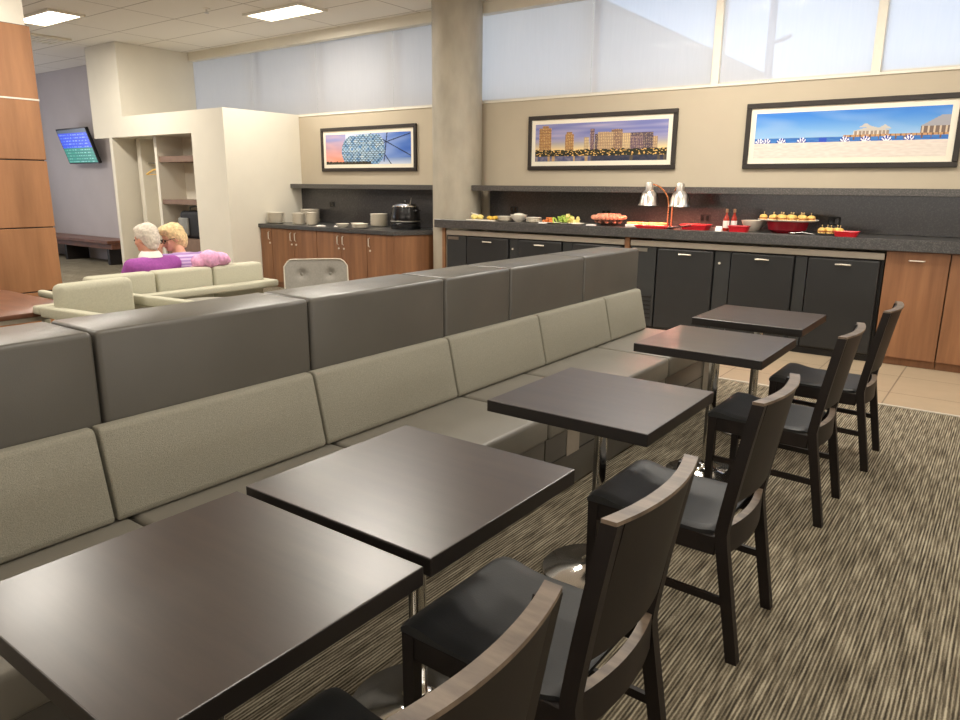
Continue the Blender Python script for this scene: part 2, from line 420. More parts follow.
# closet block with the coat niche
def closet():
    b = MB()
    b.box(-9.5, -8.69, 5.67, YW-.002, 0, 2.26)                     # solid right-hand pier
    b.box(-12.38, -8.69, 5.67, YW-.002, 2.26, 2.58)                # fascia
    b.box(-12.38, -11.4, 5.67, YW-.002, 2.58, CZ-.002)             # tall return up to the ceiling
    b.box(-11.89, -11.8, 5.67, YW-.002, 0, 2.26)                   # left jamb
    b.box(-11.8, -9.5, 6.3, 6.4, 0, 2.26)                          # back of the niche
    struct('wall_closet', b, M['cream'], smooth=False)
    n = MB().box(-10.84, -10.76, 5.84, 6.3, 0, 2.26).box(-11.62, -11.5, 5.98, 6.3, 0, 2.26)
    struct('trim_4', n, M['cream'], smooth=False)
closet()
sh = tag(obj('closet_shelves', MB().box(-10.755, -9.505, 5.86, 6.295, 1.86, 1.95), M['shelfwood'], smooth=False), 'greyish upper shelf inside the coat niche', 'shelf')
sh['label'] = 'greyish upper shelf inside the coat niche'
tag(obj('closet_shelves', MB().box(-10.755, -9.505, 5.86, 6.295, 1.2, 1.27), M['shelfwood'], smooth=False), 'brown middle shelf inside the coat niche above the bag', 'shelf')
tag(obj('closet_bench', MB().box(-10.755, -9.505, 5.86, 6.295, .0, .66), M['shelfwood'], smooth=False), 'brown low ledge in the coat niche under the bag', 'shelf')

# pillar and wood clad pier
def pillar():
    b = MB(); b.lathe([(0, 0), (.315, 0), (.315, CZ-.002), (0, CZ-.002)], (-5.31, 6.74, 0), 48)
    o = struct('concrete_pillar', b, M['concrete'])
    tag(o, 'round bare concrete pillar between the two counters', 'pillar')
pillar()
def pier():
    b = MB()
    zs = [0, .38, 1.06, 1.755, 2.362, 3.08]
    for a, c in zip(zs, zs[1:]): b.box(-8.9, -7.8, 1.1, 2.85, a+.006, c-.006, .004, 1)
    o = struct('wood_clad_pier', b, M['pierwood'], smooth=False)
    tag(o, 'wood veneer clad pier at the left edge of the room', 'pier')
    struct('pier_core', MB().box(-8.88, -7.815, 1.12, 2.835, 0.001, 3.08), M['black'], o, smooth=False)
    struct('pier_white_joint', MB().box(-8.89, -7.796, 1.105, 2.854, 2.354, 2.37), M['white'], o, smooth=False)
    struct('pier_white_head', MB().box(-8.86, -7.83, 1.13, 2.82, 3.081, CZ-.002), M['white'], o, smooth=False)
pier()

# windows with roller blinds
def windows():
    edges = [('window_1', [-11.6, -9.85, -8.3, -6.72, -5.2], 'shade'), ('window_2', [-5.2, -3.62, -2.19], 'shade2'),
             ('window_3', [-2.11, -.69], 'shade2'), ('window_4', [-.61, .85, 2.4, 3.9, 4.98], 'shade2')]
    for nm, xs, sm in edges:
        fr = MB().box(xs[0], xs[-1], YW+.16, YW+.22, 2.57, 2.61).box(xs[0], xs[-1], YW+.16, YW+.22, 3.66, 3.715)
        for x in xs[1:-1]: fr.box(x-.035, x+.035, YW+.16, YW+.22, 2.61, 3.66)
        w = struct(nm, fr, M['alu'], smooth=False)
        struct('window_pane', MB().box(xs[0], xs[-1], YW+.185, YW+.19, 2.61, 3.66), M['pane'], w, smooth=False)
        for a, c in zip(xs, xs[1:]):
            struct('roller_blind', MB().grid(lambda u, v, a=a, c=c: (a+.003+(c-a-.006)*u, YW+.05, 2.575+1.1*v), 1, 1), M[sm], w, smooth=False)
            struct('blind_hem_bar', MB().box(a+.003, c-.003, YW+.04, YW+.058, 2.572, 2.594), M['alu'], w, smooth=False)
    for i, (a, c) in enumerate(((-2.19, -2.11), (-.69, -.61))):
        struct('trim_%d' % (5+i), MB().box(a, c, YW+.005, YW+.16, 2.57, CZ-.004, .004, 1), M['white'], smooth=False)
windows()

# outside: lit wall of a neighbouring roof and a light pole
def outside():
    Y = 17.; b = MB()
    b.prism([(-40, -2), (-3.9, -2), (-3.9, 3.735), (-8.62, 6.103), (-40, 21.8)], Y, Y+5, axis='y')
    o = obj('neighbouring_building', b, M['stucco'], smooth=False); tag(o, 'pale sloped roofed building outside behind the blinds', 'building')
    p = thing('light_pole', 'slim street pole with short arm outside the third window', 'pole', (-4.33, 16.6, -2))
    obj('mast', MB().tube([(0,0,0), (0,0,6.4), (0,0,12)], [.09, .085, .05], 10), M['pole'], p); obj('arm', MB().tube([(0,0,6.6), (.25,0,6.66), (.42,0,6.72)], .045, 8), M['pole'], p)
outside()

# ------------------------------------------------------------------ ceiling fittings
def ceiling_light(x, y, label):
    t = thing('ceiling_light', label, 'ceiling light', (x, y, CZ), 0, 'recessed ceiling lights')
    f = MB()
    for a in ((-.56, .56, -.24, -.20), (-.56, .56, .20, .24), (-.56, -.52, -.20, .20), (.52, .56, -.20, .20)): f.box(*a, -.03, -.001)
    obj('frame', f, M['white'], t, smooth=False)
    obj('diffuser', MB().box(-.52, .52, -.20, .20, -.022, -.006), M['lamp'], t, smooth=False)
    return t
L1 = ceiling_light(-7.5, 5.88, 'bright rectangular ceiling light above the left counter and coat box')
ceiling_light(-10.45, 4.25, 'bright rectangular ceiling light beside the wood clad pier')
v = thing('ceiling_vent', 'flat square ceiling vent beside the wood pier top', 'vent', (-12.1, 4.9, CZ))
obj('frame', MB().box(-.3, .3, -.3, .3, -.03, -.001, .006, 1), M['white'], v, smooth=False)
for k in range(6): obj('slat', MB().box(-.26, .26, -.24+k*.085, -.19+k*.085, -.04, -.03), M['white'], v, smooth=False)
sp = thing('sprinkler_head', 'small ceiling sprinkler head left of the bright ceiling light', 'sprinkler', (-8.2, 5.2, CZ))
obj('rosette', MB().lathe([(0, 0), (.05, 0), (.045, -.012), (0, -.014)]), M['white'], sp)
obj('deflector', MB().lathe([(0, -.012), (.012, -.014), (.012, -.05), (.03, -.052), (.03, -.056), (0, -.058)]), M['chrome'], sp)

def area(name, loc, size, power, col=(1, .86, .68), rot=(0, 0, 0), sy=None):
    l = bpy.data.lights.new(name, 'AREA'); l.energy = power; l.color = col; l.shape = 'RECTANGLE'; l.size = size; l.size_y = sy or size
    o = bpy.data.objects.new(name, l); C.objects.link(o); o.location = loc; o.rotation_euler = rot
    return o
for x, y, pw in ((-6.6, 1.7, 95), (-3.9, 3.7, 88), (-7.5, 5.88, 60), (-10.45, 4.25, 80), (-.9, 1.3, 34), (-.6, 4.9, 62), (2.4, 3.0, 34), (-4.2, -.6, 60),
                 (2.0, -1.2, 26), (-10.45, .9, 90), (-13.6, 3.2, 80), (-2.0, 5.5, 66), (2.4, 5.7, 46)):
    area('ceiling_lamp', (x, y, CZ-.035), 1.0, pw, (1, .935, .83), sy=.38)
area('fill_behind', (-1.5, -4.9, 1.7), 8., 300, (1, .95, .9), (R(152), 0, 0), 2.6)  # added fill lamp behind the camera, brightens ceiling and upper walls
area('fill_right', (4.9, 1.0, 1.8), 6., 240, (1, .95, .9), (R(152), 0, R(90)), 2.6)  # added fill lamp at the unseen right wall, tilted up to lift the ceiling
area('fill_left', (-17.1, 2.5, 1.8), 5., 150, (.88, .91, 1.), (R(120), 0, R(-90)), 2.6)  # added bluish fill lamp to brighten the far left end
# ------------------------------------------------------------------ banquette along the lounge
seams = [-.63, .26, 1.14, 2.03, 2.63, 3.52, 4.40]
bl = ['nearest low banquette module with taupe seat and high back block, cut by left photo edge', 'second taupe banquette module from the camera behind the two nearest tables',
      'third taupe banquette module from the camera, between second and third tables', 'short narrow fourth taupe banquette module with metal plate on its base',
      'fifth taupe banquette module from the camera, behind the fourth table', 'farthest taupe banquette module at the open end near the coolers']
for i, (a, c) in enumerate(zip(seams, seams[1:])):
    g = .004; L = c-a-2*g
    t = thing('banquette_module', bl[i], 'banquette', (-1.37, a+g, 0), 0, 'upholstered banquette modules')
    obj('backrest', MB().box(-.65, -.324, 0, L, .012, 1.073, .018, 3), M['darkvinyl'], t)
    obj('seat', MB().box(-.322, .318, 0, L, .335, .47, .022, 3), M['greyvinyl'], t)
    obj('base', MB().box(-.322, .298, 0, L, .012, .333, .006, 2), M['darkvinyl'], t)
    obj('plinth', MB().box(-.6, .27, .01, L-.01, 0, .012), M['black'], t, smooth=False)
    obj('base_seam', MB().box(.298, .3005, .004, L-.004, .196, .202), M['black'], t, smooth=False)
    if i == 3: obj('access_plate', MB().box(.298, .302, .205, .335, .19, .33, .001, 1), M['strip'], t, smooth=False)['label'] = 'grey metal access plate'
    if i == 5: obj('end_panel', MB().box(.298, .304, L-.17, L, .012, .333, .002, 1), M['greyvinyl'], t, smooth=False)['label'] = 'paler end panel'

cs = [-.69, .205, 1.095, 1.985, 2.85, 3.73, 4.33]
cl = ['nearest textured grey back cushion leaning on the banquette, cut by left photo edge', 'large textured grey back cushion right behind the nearest table',
      'grey back cushion third from the camera behind the second table', 'grey back cushion fourth from the camera, above the third table', 'grey back cushion next to the short last one',
      'short last grey back cushion at the far open end of the banquette']
def back_cushion(L):
    n = 14
    prof = [(-.322, .472), (-.205, .472), (-.20, .49), (-.262, .765), (-.275, .776), (-.31, .776), (-.322, .765)]
    b = MB().prism(prof, 0, L, axis='y', bev=.012, seg=3)
    bmesh.ops.subdivide_edges(b.bm, edges=[e for e in b.bm.edges if abs(e.verts[0].co.y-e.verts[1].co.y) > .3], cuts=10)
    for v in b.bm.verts:
        k = math.sin(PI*min(1, max(0, v.co.y/L))); zz = (v.co.z-.47)/.3
        if v.co.x > -.3: v.co.x += .012*k**.5*math.sin(PI*min(1, max(0, zz)))
    return b
for i, (a, c) in enumerate(zip(cs, cs[1:])):
    one('back_cushion', back_cushion(c-a-.012), M['fabric'], (-1.37, a+.006, 0), cl[i], 'cushion', 'grey back cushions on the banquette')

# ------------------------------------------------------------------ dining tables
TW, TD = .6455, .639
def make_table():
    t = thing('dining_table', '', 'table', (0,0,0), 0, 'square pedestal tables')
    b = MB().box(-TW/2, TW/2, -TD/2, TD/2, .705, .75, .003, 2)
    for f in b.bm.faces:
        if f.normal.z < .6: f.material_index = 1
    obj('tabletop', b, [M['espresso'], M['edge']], t, smooth=False)
    sp = MB()
    for a in (0, PI/2):
        s2 = MB().box(-.2, .2, -.025, .025, .69, .7045, .002, 1).xf(Matrix.Rotation(a, 4, 'Z'))
        me = bpy.data.meshes.new('x'); s2.bm.to_mesh(me); sp.bm.from_mesh(me)
    obj('support_plate', sp, M['black'], t, smooth=False)
    obj('column', MB().lathe([(0, .05), (.026, .05), (.026, .69), (0, .69)], seg=28), M['chrome'], t)
    obj('base_plate', MB().lathe([(0, 0), (.212, 0), (.216, .006), (.212, .013), (.15, .024), (.07, .036), (.045, .05), (.038, .066), (.026, .07), (0, .07)], seg=56), M['chrome'], t)
    return t
tb = make_table()
TL = ['nearest square dark wood table, filling the lower left', 'second dark wood table from the camera, close beside the nearest one', 'middle dark wood pedestal table, third of five',
      'fourth dark wood pedestal table from the camera beside the banquette end', 'farthest dark wood pedestal table, next to the black coolers']
TX = [(-.2855, -.420), (-.294, .251), (-.250, 1.293), (-.2454, 2.582), (-.2812, 3.507)]
for i, (x, y) in enumerate(TX):
    loc = (x-TW/2, y+TD/2, 0)
    if i == 0: tb.location = loc; tb['label'] = TL[0]
    else: dup(tb, loc, 0, TL[i])

# ------------------------------------------------------------------ dining chairs (local +x is the back)
def make_chair():
    t = thing('dining_chair', '', 'chair', (0,0,0), 0, 'dark wood dining chairs')
    W = .22
    def sx(z):      # rear stile centre line
        if z < .44: return .262-.072*(z/.44)
        return .190+.080*((z-.44)/.46)**1.15
    for s in (-1, 1):
        y0, y1 = sorted((s*W, s*(W-.034)))
        f = MB(); zz = 0
        f.slab(lambda u, v: (-.285+.004*(1-v), y0+(y1-y0)*u, .434*v), 1, 4, lambda u, v: Vector((.030+.008*v, 0, 0)))
        obj('front_leg', f, M['chairwood'], t, smooth=False)
        r = MB().slab(lambda u, v: (sx(.895*v)-.020+.004*(1-v), y0+(y1-y0)*u, .895*v), 1, 24, lambda u, v: Vector((.040-.006*abs(v-.5), 0, 0)))
        obj('rear_leg', r, M['chairwood'], t, ang=30)
        y2, y3 = sorted((s*(W-.004), s*(W-.026)))
        obj('side_rail', MB().box(-.25, .178, y2, y3, .365, .432, .003, 1), M['chairwood'], t, smooth=False)
        a = MB().slab(lambda u, v: (-.256+.482*v, s*(W-.017)+(u-.5)*.016, .205-.012*v), 1, 1, (0, 0, .026))
        obj('stretcher', a, M['chairwood'], t, smooth=False)
    obj('front_rail', MB().box(-.278, -.258, -W+.034, W-.034, .365, .432, .003, 1), M['chairwood'], t, smooth=False)
    # rear rail bows backwards, with a paler top
    bow = lambda u: .032*(1-((2*u-1)*.845)**2)
    Y = lambda u: -W+.034+(2*W-.068)*u
    rr = MB().slab(lambda u, v: (.176+bow(u), Y(u), .37+.098*v), 12, 2, (.026, 0, 0))
    for f in rr.bm.faces:
        if f.normal.z > .7: f.material_index = 1
    obj('rear_rail', rr, [M['chairwood'], M['worn']], t, ang=30)
    # seat pad with a rolled, raised front edge
    def seat(u, v):
        x = -.290+.462*u; y = -W+.002+(2*W-.004)*v
        z = .452+.016*math.exp(-((u-.10)/.13)**2)-.010*math.sin(PI*u)*math.sin(PI*v)
        e = min(v, 1-v); z -= .007*max(0, 1-e/.05)**2; z -= .008*max(0, 1-u/.04)**2; z -= .008*max(0, (u-.96)/.04)**2
        if u > .9: y *= (1-.12*(u-.9)/.1)
        return (x, y, z)
    obj('seat', MB().slab(seat, 26, 18, lambda u, v: Vector((0, 0, .4325-seat(u, v)[2]))), M['blackvinyl'], t, ang=60)
    # curved back shell between the stiles and the pad on its front
    bz0, bz1 = .555, .896
    def shell(u, v):
        z = bz0+(bz1-bz0)*v-(.0 if True else 0)
        return (sx(z)-.006+bow(u)-.002, -W+.0335+(2*W-.067)*u, z)
    bsh = MB().slab(shell, 14, 8, (.018, 0, 0))
    obj('back_shell', bsh, M['chairwood'], t, ang=30)
    tr = MB().slab(lambda u, v: (sx(.9)-.020+.032*(1-(2*u-1)**2)+.034*v, -W+2*W*u, .896), 24, 2, (0, 0, .009))
    obj('top_rail', tr, M['worn'], t, ang=30)['label'] = 'worn lighter wood top edge of the back'
    def pad(u, v):
        p = shell(.02+.96*u, .02+.97*v); e = min(u, 1-u, v, 1-v)
        return (p[0]-.012-.010*min(1, e/.08)**.5, p[1], p[2])
    obj('back_pad', MB().slab(pad, 18, 14, lambda u, v: Vector((shell(.02+.96*u, .02+.97*v)[0]-pad(u, v)[0]-.0005, 0, 0))), M['blackvinyl'], t, ang=60)
    return t
ch = make_chair()
CL = ['nearest dark wood chair, mostly cut off at the bottom edge', 'second dark chair from the camera, drawn up to the second table', 'third dark chair with black seat at the middle table',
      'fourth dark chair with black seat at the fourth table', 'farthest dark chair, at the last table before the tiles']
CP = [(-.17, -.12, 0), (-.2, .58, 0), (-.198, 1.57, 0), (-.192, 2.812, 0), (-.138, 3.70, 0)]
for i, (x, y, a) in enumerate(CP):
    if i == 0: ch.location = (x, y, 0); ch['label'] = CL[0]
    else: dup(ch, (x, y, 0), R(a), CL[i])

# ------------------------------------------------------------------ main buffet run
CT = 1.112
def counter_main():
    poly = [(-5.37, 6.34), (4.9, 6.34), (4.9, 7.039), (-4.985, 7.039), (-4.985, 6.415), (-5.37, 6.415)]
    one('granite_counter', MB().prism(poly, CT-.1, CT, bev=.004, seg=1), M['granite'], (0,0,0), 'long dark speckled granite buffet counter carrying the food', 'counter', smooth=False)
    one('granite_backsplash', MB().box(-4.98, 4.9, 7.018, 7.038, CT+.0005, 1.468), M['granite2'], (0,0,0), 'glossy dark granite backsplash behind the food counter', 'backsplash', smooth=False)
    one('granite_shelf', MB().box(-4.99, 4.9, 6.62, 7.036, 1.47, 1.535, .003, 1), M['granite3'], (0,0,0), 'long granite ledge above the food counter, right of the pillar', 'shelf', smooth=False)
    one('backsplash_edge_strip', MB().box(-5.0, -4.982, 7.012, 7.038, CT-.1, 1.468), M['strip'], (0,0,0), 'thin pale metal strip at the backsplash end beside the pillar', 'trim strip', smooth=False)
counter_main()
one('end_panel', MB().box(-5.28, -5.235, 6.395, 6.42, 0, 1.01), M['tan'], (0,0,0), 'narrow wood end panel of the buffet beside the pillar', 'panel', smooth=False)
one('divider_panel', MB().box(-2.755, -2.70, 6.395, 6.98, 0, 1.01), M['tan'], (0,0,0), 'narrow wood divider between the two black coolers', 'panel', smooth=False)

def cooler(x0, doors, x1, label, bx0):
    t = thing('bar_cooler', label, 'cooler', (x0, 6.40, 0), 0, 'black undercounter coolers'); X = lambda x: x-x0
    obj('body', MB().box(X(bx0), X(x1), .035, .58, .05, .93), M['black'], t, smooth=False)
    obj('top_strip', MB().box(X(x0)+.005, X(x1), -.004, .03, .925, .985, .003, 1), M['strip'], t, smooth=False)
    obj('vent_panel', MB().box(X(x0)+.01, X(doors[0][0])-.02, .002, .03, .08, .92, .004, 1), M['cooler2'], t, smooth=False)
    lv = MB()
    for k in range(6): lv.box(X(x0)+.03, X(doors[0][0])-.05, -.006, .002, .16+k*.045, .178+k*.045)
    obj('vent_louvre', lv, M['black'], t, smooth=False)
    obj('badge', MB().box(X(x0)+.03, X(x0)+.2, -.002, .002, .868, .905), M['steel'], t, smooth=False)
    kk = MB().box(X(bx0), X(x1), .03, .06, 0, .05); obj('kick_plate', kk, M['black'], t, smooth=False)
    for i, (a, c) in enumerate(doors):
        d = obj('door', MB().box(X(a), X(c), -.018, .03, .075, .912, .012, 2), M['cooler'], t, smooth=False)
        m = (a+c)/2
        obj('handle', MB().tube([(X(m)-.062, -.018, .862), (X(m)-.055, -.034, .864), (X(m), -.038, .866), (X(m)+.055, -.034, .864), (X(m)+.062, -.018, .862)], .0075, 8), M['satin'], d)
        if i < len(doors)-1:
            n = doors[i+1][0]
            p = obj('door_post', MB().box(X(c)+.012, X(n)-.012, .004, .034, .075, .912), M['cooler2'], t, smooth=False)
            if i == 0: obj('lock', MB().lathe([(0, 0), (.012, 0), (.012, .014), (0, .014)], seg=12).xf(Matrix.Translation((X(c)+.06, .004, .80)) @ Matrix.Rotation(PI/2, 4, 'X')), M['satin'], p)
    return t
cooler(-5.22, [(-4.88, -4.26), (-4.115, -3.53), (-3.385, -2.79)], -2.76, 'black cooler with three doors next to the pillar, behind the banquette', -4.9)
cooler(-2.695, [(-2.375, -1.785), (-1.61, -1.025), (-.90, -.31)], -.285, 'black three door cooler under the counter behind the farthest table', -2.68)

def wood_cabinet(x0, x1, doors, y0, z0, z1, depth, label, toe, seq, handle='h', m='cabwood'):
    t = thing('wood_cabinet', label, 'cabinet', (x0, y0, 0)); X = lambda x: x-x0
    obj('carcass', MB().box(0, x1-x0, .022, depth, z0, z1), M[m], t, smooth=False)
    obj('toe_kick', MB().box(.0, x1-x0, .05, .07, 0, z0), M[m], t, smooth=False)
    for a, c, hs in doors:
        d = obj('door', MB().box(X(a)+.003, X(c)-.003, 0, .02, z0+.005, z1-.005, .002, 1), M[m], t, smooth=False)
        if hs == 'top':
            q = (X(a)+X(c))/2
            obj('handle', MB().tube([(q-.06, 0, z1-.075), (q-.05, -.02, z1-.075), (q+.05, -.02, z1-.075), (q+.06, 0, z1-.075)], .006, 8), M['satin'], d)
        elif hs:
            q = X(c)-.05 if hs == 'r' else X(a)+.05
            obj('handle', MB().tube([(q, 0, z1-.17), (q, -.022, z1-.16), (q, -.022, z1-.06), (q, 0, z1-.05)], .007, 8), M['satin'], d)
            obj('lock', MB().lathe([(0, 0), (.013, 0), (.013, .012), (0, .012)], seg=12).xf(Matrix.Translation((q+.012, 0, z1-.22)) @ Matrix.Rotation(PI/2, 4, 'X')), M['satin'], d)
    return t
wood_cabinet(-.275, .205, [(-.275, .205, 'top')], 6.40, .07, 1.008, .58, 'wood cabinet right beside the black cooler on the right', .05, 0)
wood_cabinet(.21, .93, [(.21, .57, 'top'), (.57, .93, 'top')], 6.40, .07, 1.008, .58, 'wood cabinet at the right edge of the photo', .05, 0)
one('counter_side_panel', MB().box(.935, 4.9, 6.40, 6.98, 0, 1.008), M['cabwood'], (0,0,0), 'plain wood panelled run of the buffet beyond the right cabinet', 'cabinet', smooth=False)

# ------------------------------------------------------------------ left side counter
LT = .945
def counter_left():
    poly = [(-8.685, 6.15), (-5.89, 6.15), (-5.67, 6.62), (-5.67, 7.039), (-8.685, 7.039)]
    one('side_counter', MB().prism(poly, LT-.055, LT, bev=.003, seg=1), M['granite'], (0,0,0), 'lower dark granite side counter with plate stacks, left of the pillar', 'counter', smooth=False)
    one('side_backsplash', MB().box(-8.685, -5.675, 7.018, 7.038, LT+.0005, 1.468), M['granite2'], (0,0,0), 'dark granite backsplash behind the plate stacks', 'backsplash', smooth=False)
    one('side_shelf', MB().box(-8.685, -5.635, 6.80, 7.036, 1.47, 1.535, .003, 1), M['granite3'], (0,0,0), 'granite ledge above the plate stacks, left of the pillar', 'shelf', smooth=False)
    zt = LT-.058
    wood_cabinet(-8.682, -8.42, [(-8.682, -8.42, 'r')], 6.18, .08, zt, .7, 'narrow single door wood cabinet against the cream box wall', .05, 0)
    wood_cabinet(-8.415, -7.42, [(-8.415, -7.92, 'r'), (-7.92, -7.42, 'l')], 6.18, .08, zt, .7, 'double door wood cabinet under the left plate stacks', .05, 0)
    wood_cabinet(-7.415, -6.42, [(-7.415, -6.92, 'r'), (-6.92, -6.42, 'l')], 6.18, .08, zt, .7, 'double door wood cabinet left of the soup kettle', .05, 0)
    t = wood_cabinet(-6.415, -5.925, [(-6.415, -5.925, 'l')], 6.18, .08, zt, .7, 'wood cabinet with angled end under the soup kettle', .05, 0)
    obj('angled_end', MB().prism([(.492, .003), (.505, .003), (.72, .44), (.72, .70), (.492, .70)], .0, zt), M['cabwood'], t, smooth=False)
counter_left()

# ------------------------------------------------------------------ pictures
def clampi(c): return tuple(max(0, min(255, v)) for v in c)
def mixc(a, b, k): k = max(0, min(1, k)); return tuple(x+(y-x)*k for x, y in zip(a, b))
def nz(x, y, s=0): return mnoise.noise(Vector((x, y, s)))
def art_city(u, v):
    bl = [(.03, .13, .9), (.06, .11, .96), (.245, .315, .72), (.255, .30, .78), (.395, .43, .62), (.44, .475, .84), (.475, .5, .7), (.5, .62, .74), (.6, .68, .8), (.62, .74, .70), (.64, .83, .62), (.72, .9, .7), (.82, .93, .6)]
    if v < .14:                                       # water
        k = .5+.5*nz(u*40, v*12); c = mixc((60, 70, 110), (150, 140, 150), k)
        if nz(u*30, 3) > .15: c = mixc(c, (230, 180, 100), .6)
        if u > .45: c = mixc(c, (30, 34, 46), .6)
        return c
    tree = .30+.05*nz(u*30, 1)
    if v < tree and v > .14:
        if nz(u*60, v*40, 2) > .25: return (236, 190, 110)
        return mixc((34, 38, 34), (70, 66, 48), .5+.5*nz(u*50, v*30))
    for i, (a, b, h) in enumerate(bl):
        if a < u < b and v < h-.02*abs(nz(u*40, i)):
            c = (176, 132, 84) if i in (0, 1, 2, 3) else [(118, 96, 110), (92, 80, 92), (188, 158, 124), (150, 120, 100), (206, 180, 140)][i % 5]
            if int(u*220) % 3 == 0 or int(v*40) % 3 == 0: c = mixc(c, (80, 64, 60), .3)
            elif nz(u*150, v*60, 5) > .1: c = mixc(c, (250, 214, 150), .45)
            return c
    s = mixc((236, 210, 150), (118, 124, 180), (v-.3)/.35)
    s = mixc(s, (176, 168, 196), .4+.8*nz(u*3, v*12, 7)) if v > .5 else s
    return s
def art_beach(u, v):
    if v < .34:
        return mixc((214, 202, 192), (226, 216, 206), .5+nz(u*30, v*30))
    for k in (.03, .07, .155, .27, .50, .605, .71, .82):
        d = math.hypot((u-k)*4.4, (v-.32)) if v > .30 else 9
        if d < .12:
            an = math.atan2(v-.31, (u-k)*4.4)
            return (244, 244, 248) if int(an*3.4) % 2 == 0 else (40, 60, 150)
    if abs(u-.385) < .02 and .31 < v < .42: return (36, 76, 190)
    if .49 < u and .42 < v < .47: return (196, 150, 104) if int(u*160) % 4 else (120, 90, 70)
    if .5 < u and .36 < v < .42 and int(u*120) % 5 == 0: return (110, 88, 76)
    if .54 < u < .72 and .47 < v < .55: return (150, 134, 120) if int(u*150) % 3 else (220, 210, 196)
    for cx, hw, y0 in ((.63, .09, .55), (.60, .035, .62), (.695, .035, .58)):
        if abs(u-cx) < hw*(1-(v-y0)/.09) and y0 <= v < y0+.08: return (196, 190, 182)
    if u > .86 and .60 < v < .60+.22*min(1, (u-.86)/.1): return (160, 160, 168)
    if u > .87 and .47 < v <= .60: return (118, 100, 90) if int(u*110) % 3 else (206, 186, 160)
    if v < .44: return mixc((40, 96, 176), (70, 130, 200), nz(u*20, v*80)+.5)
    s = mixc((150, 190, 226), (58, 128, 214), (v-.44)/.5)
    return mixc(s, (206, 206, 226), max(0, .5*nz(u*4+3, v*4, 2))) 
def art_dome(u, v):
    sky = mixc((242, 150, 120), (140, 150, 206), (v-.1)/.8) if u < .25 else mixc((206, 214, 236), (70, 108, 190), min(1, (u-.25)*1.2+nz(u*5, v*5)*.3))
    if u < .25: sky = mixc(sky, (236, 176, 170), .4*nz(u*8, v*8)+.2)
    if v < .08+.05*abs(nz(u*25, 0)) and u < .55: return (58, 56, 46)
    for cx, cy, rx, ry in ((.33, .42, .13, .52), (.52, .5, .19, .62)):
        if ((u-cx)/rx)**2+((v-cy)/ry)**2 < 1 and v < .97:
            a = u*26; b2 = v*8
            f = min(abs((a+b2) % 1-.5), abs((a-b2) % 1-.5), abs((2*b2) % 1-.5))
            c = mixc((90, 140, 196), (206, 222, 226), .5+.9*nz(int(a+b2)*1.3, int(a-b2)*1.7, 3))
            return mixc(c, (50, 66, 80), .75) if f < .09 else c
    for (x0, y0, x1, y1) in ((.55, 1, .78, 0), (.62, .9, 1.0, .25), (.5, .5, 1.0, .95), (.74, 1., .70, .1), (.6, 0, .62, .45)):
        d = Vector((x1-x0, (y1-y0)*.33, 0)); p = Vector((u-x0, (v-y0)*.33, 0))
        k = p.dot(d)/d.dot(d)
        if -.02 < k < 1.02 and abs(p.cross(d).z)/d.length < .005: return (44, 54, 78)
    if u > .62 and v < .2: return mixc((206, 214, 232), (120, 146, 196), v*5)
    return sky
def picture(x0, x1, label, art):
    z0, z1 = 1.723, 2.357; w = x1-x0; h = z1-z0
    t = thing('framed_picture', label, 'picture', ((x0+x1)/2, YW-.002, (z0+z1)/2))
    f = MB(); fw = .048
    for a in ((-w/2, w/2, h/2-fw, h/2), (-w/2, w/2, -h/2, -h/2+fw), (-w/2, -w/2+fw, -h/2+fw, h/2-fw), (w/2-fw, w/2, -h/2+fw, h/2-fw)):
        f.box(a[0], a[1], -.034, 0, a[2], a[3], .004, 1)
    obj('frame', f, M['framewood'], t, smooth=False)
    obj('mat_board', MB().box(-w/2+fw-.004, w/2-fw+.004, -.016, -.004, -h/2+fw-.004, h/2-fw+.004), M['matboard'], t, smooth=False)
    colour_sheet('print', w-2*fw-.105, h-2*fw-.105, 220, 66, art, M['print'], t, -.0175)
picture(-8.176, -6.244, 'framed photo of a glass dome on the wall left of the pillar', art_dome)
picture(-4.409, -2.506, 'framed panorama of a city skyline at dusk, right of the pillar', art_city)
picture(-1.776, .105, 'framed panorama of a beach with pier, rightmost on the wall', art_beach)

# ------------------------------------------------------------------ sockets on the backsplash
def socket(x, z, label):
    t = thing('power_outlet', label, 'outlet', (x, 7.0175, z), 0, 'black wall outlets')
    obj('cover_plate', MB().box(-.058, .058, -.008, 0, -.042, .042, .004, 1), M['black'], t, smooth=False)
    for s in (-.027, .027): obj('receptacle', MB().box(s-.017, s+.017, -.0105, -.008, -.028, .028, .002, 1), M['blackgloss'], t, smooth=False)
socket(-4.60, 1.235, 'black wall outlet behind the bowl nearest the pillar'); socket(-3.30, 1.225, 'black wall outlet behind the tomato bowl'); socket(-2.12, 1.21, 'black wall outlet just right of the heat lamp')
socket(-.84, 1.22, 'black wall outlet above the small sandwich plate'); socket(-7.98, 1.23, 'black wall outlet behind the plate stacks on the side counter')

# ------------------------------------------------------------------ food on the main counter
def plate_mb(r=.12, h=.018): return MB().lathe([(0, 0), (r*.62, 0), (r*.66, .004), (r, h), (r*.995, h+.003), (r*.64, .008), (0, .007)], seg=36)
def bowl_mb(r, h, foot=.45, wall=.006, ell=(1, 1)):
    return MB().lathe([(0, 0), (r*foot, 0), (r*(foot+.1), .01), (r*.82, h*.5), (r, h), (r-wall, h), (r*.80, h*.52), (r*foot, wall+.012), (0, wall+.010)], seg=40, squash=ell)
def put(name, b, m, x, y, label, cat, group=None, rz=0, z=CT): return one(name, b, m, (x, y, z), label, cat, group, rz)
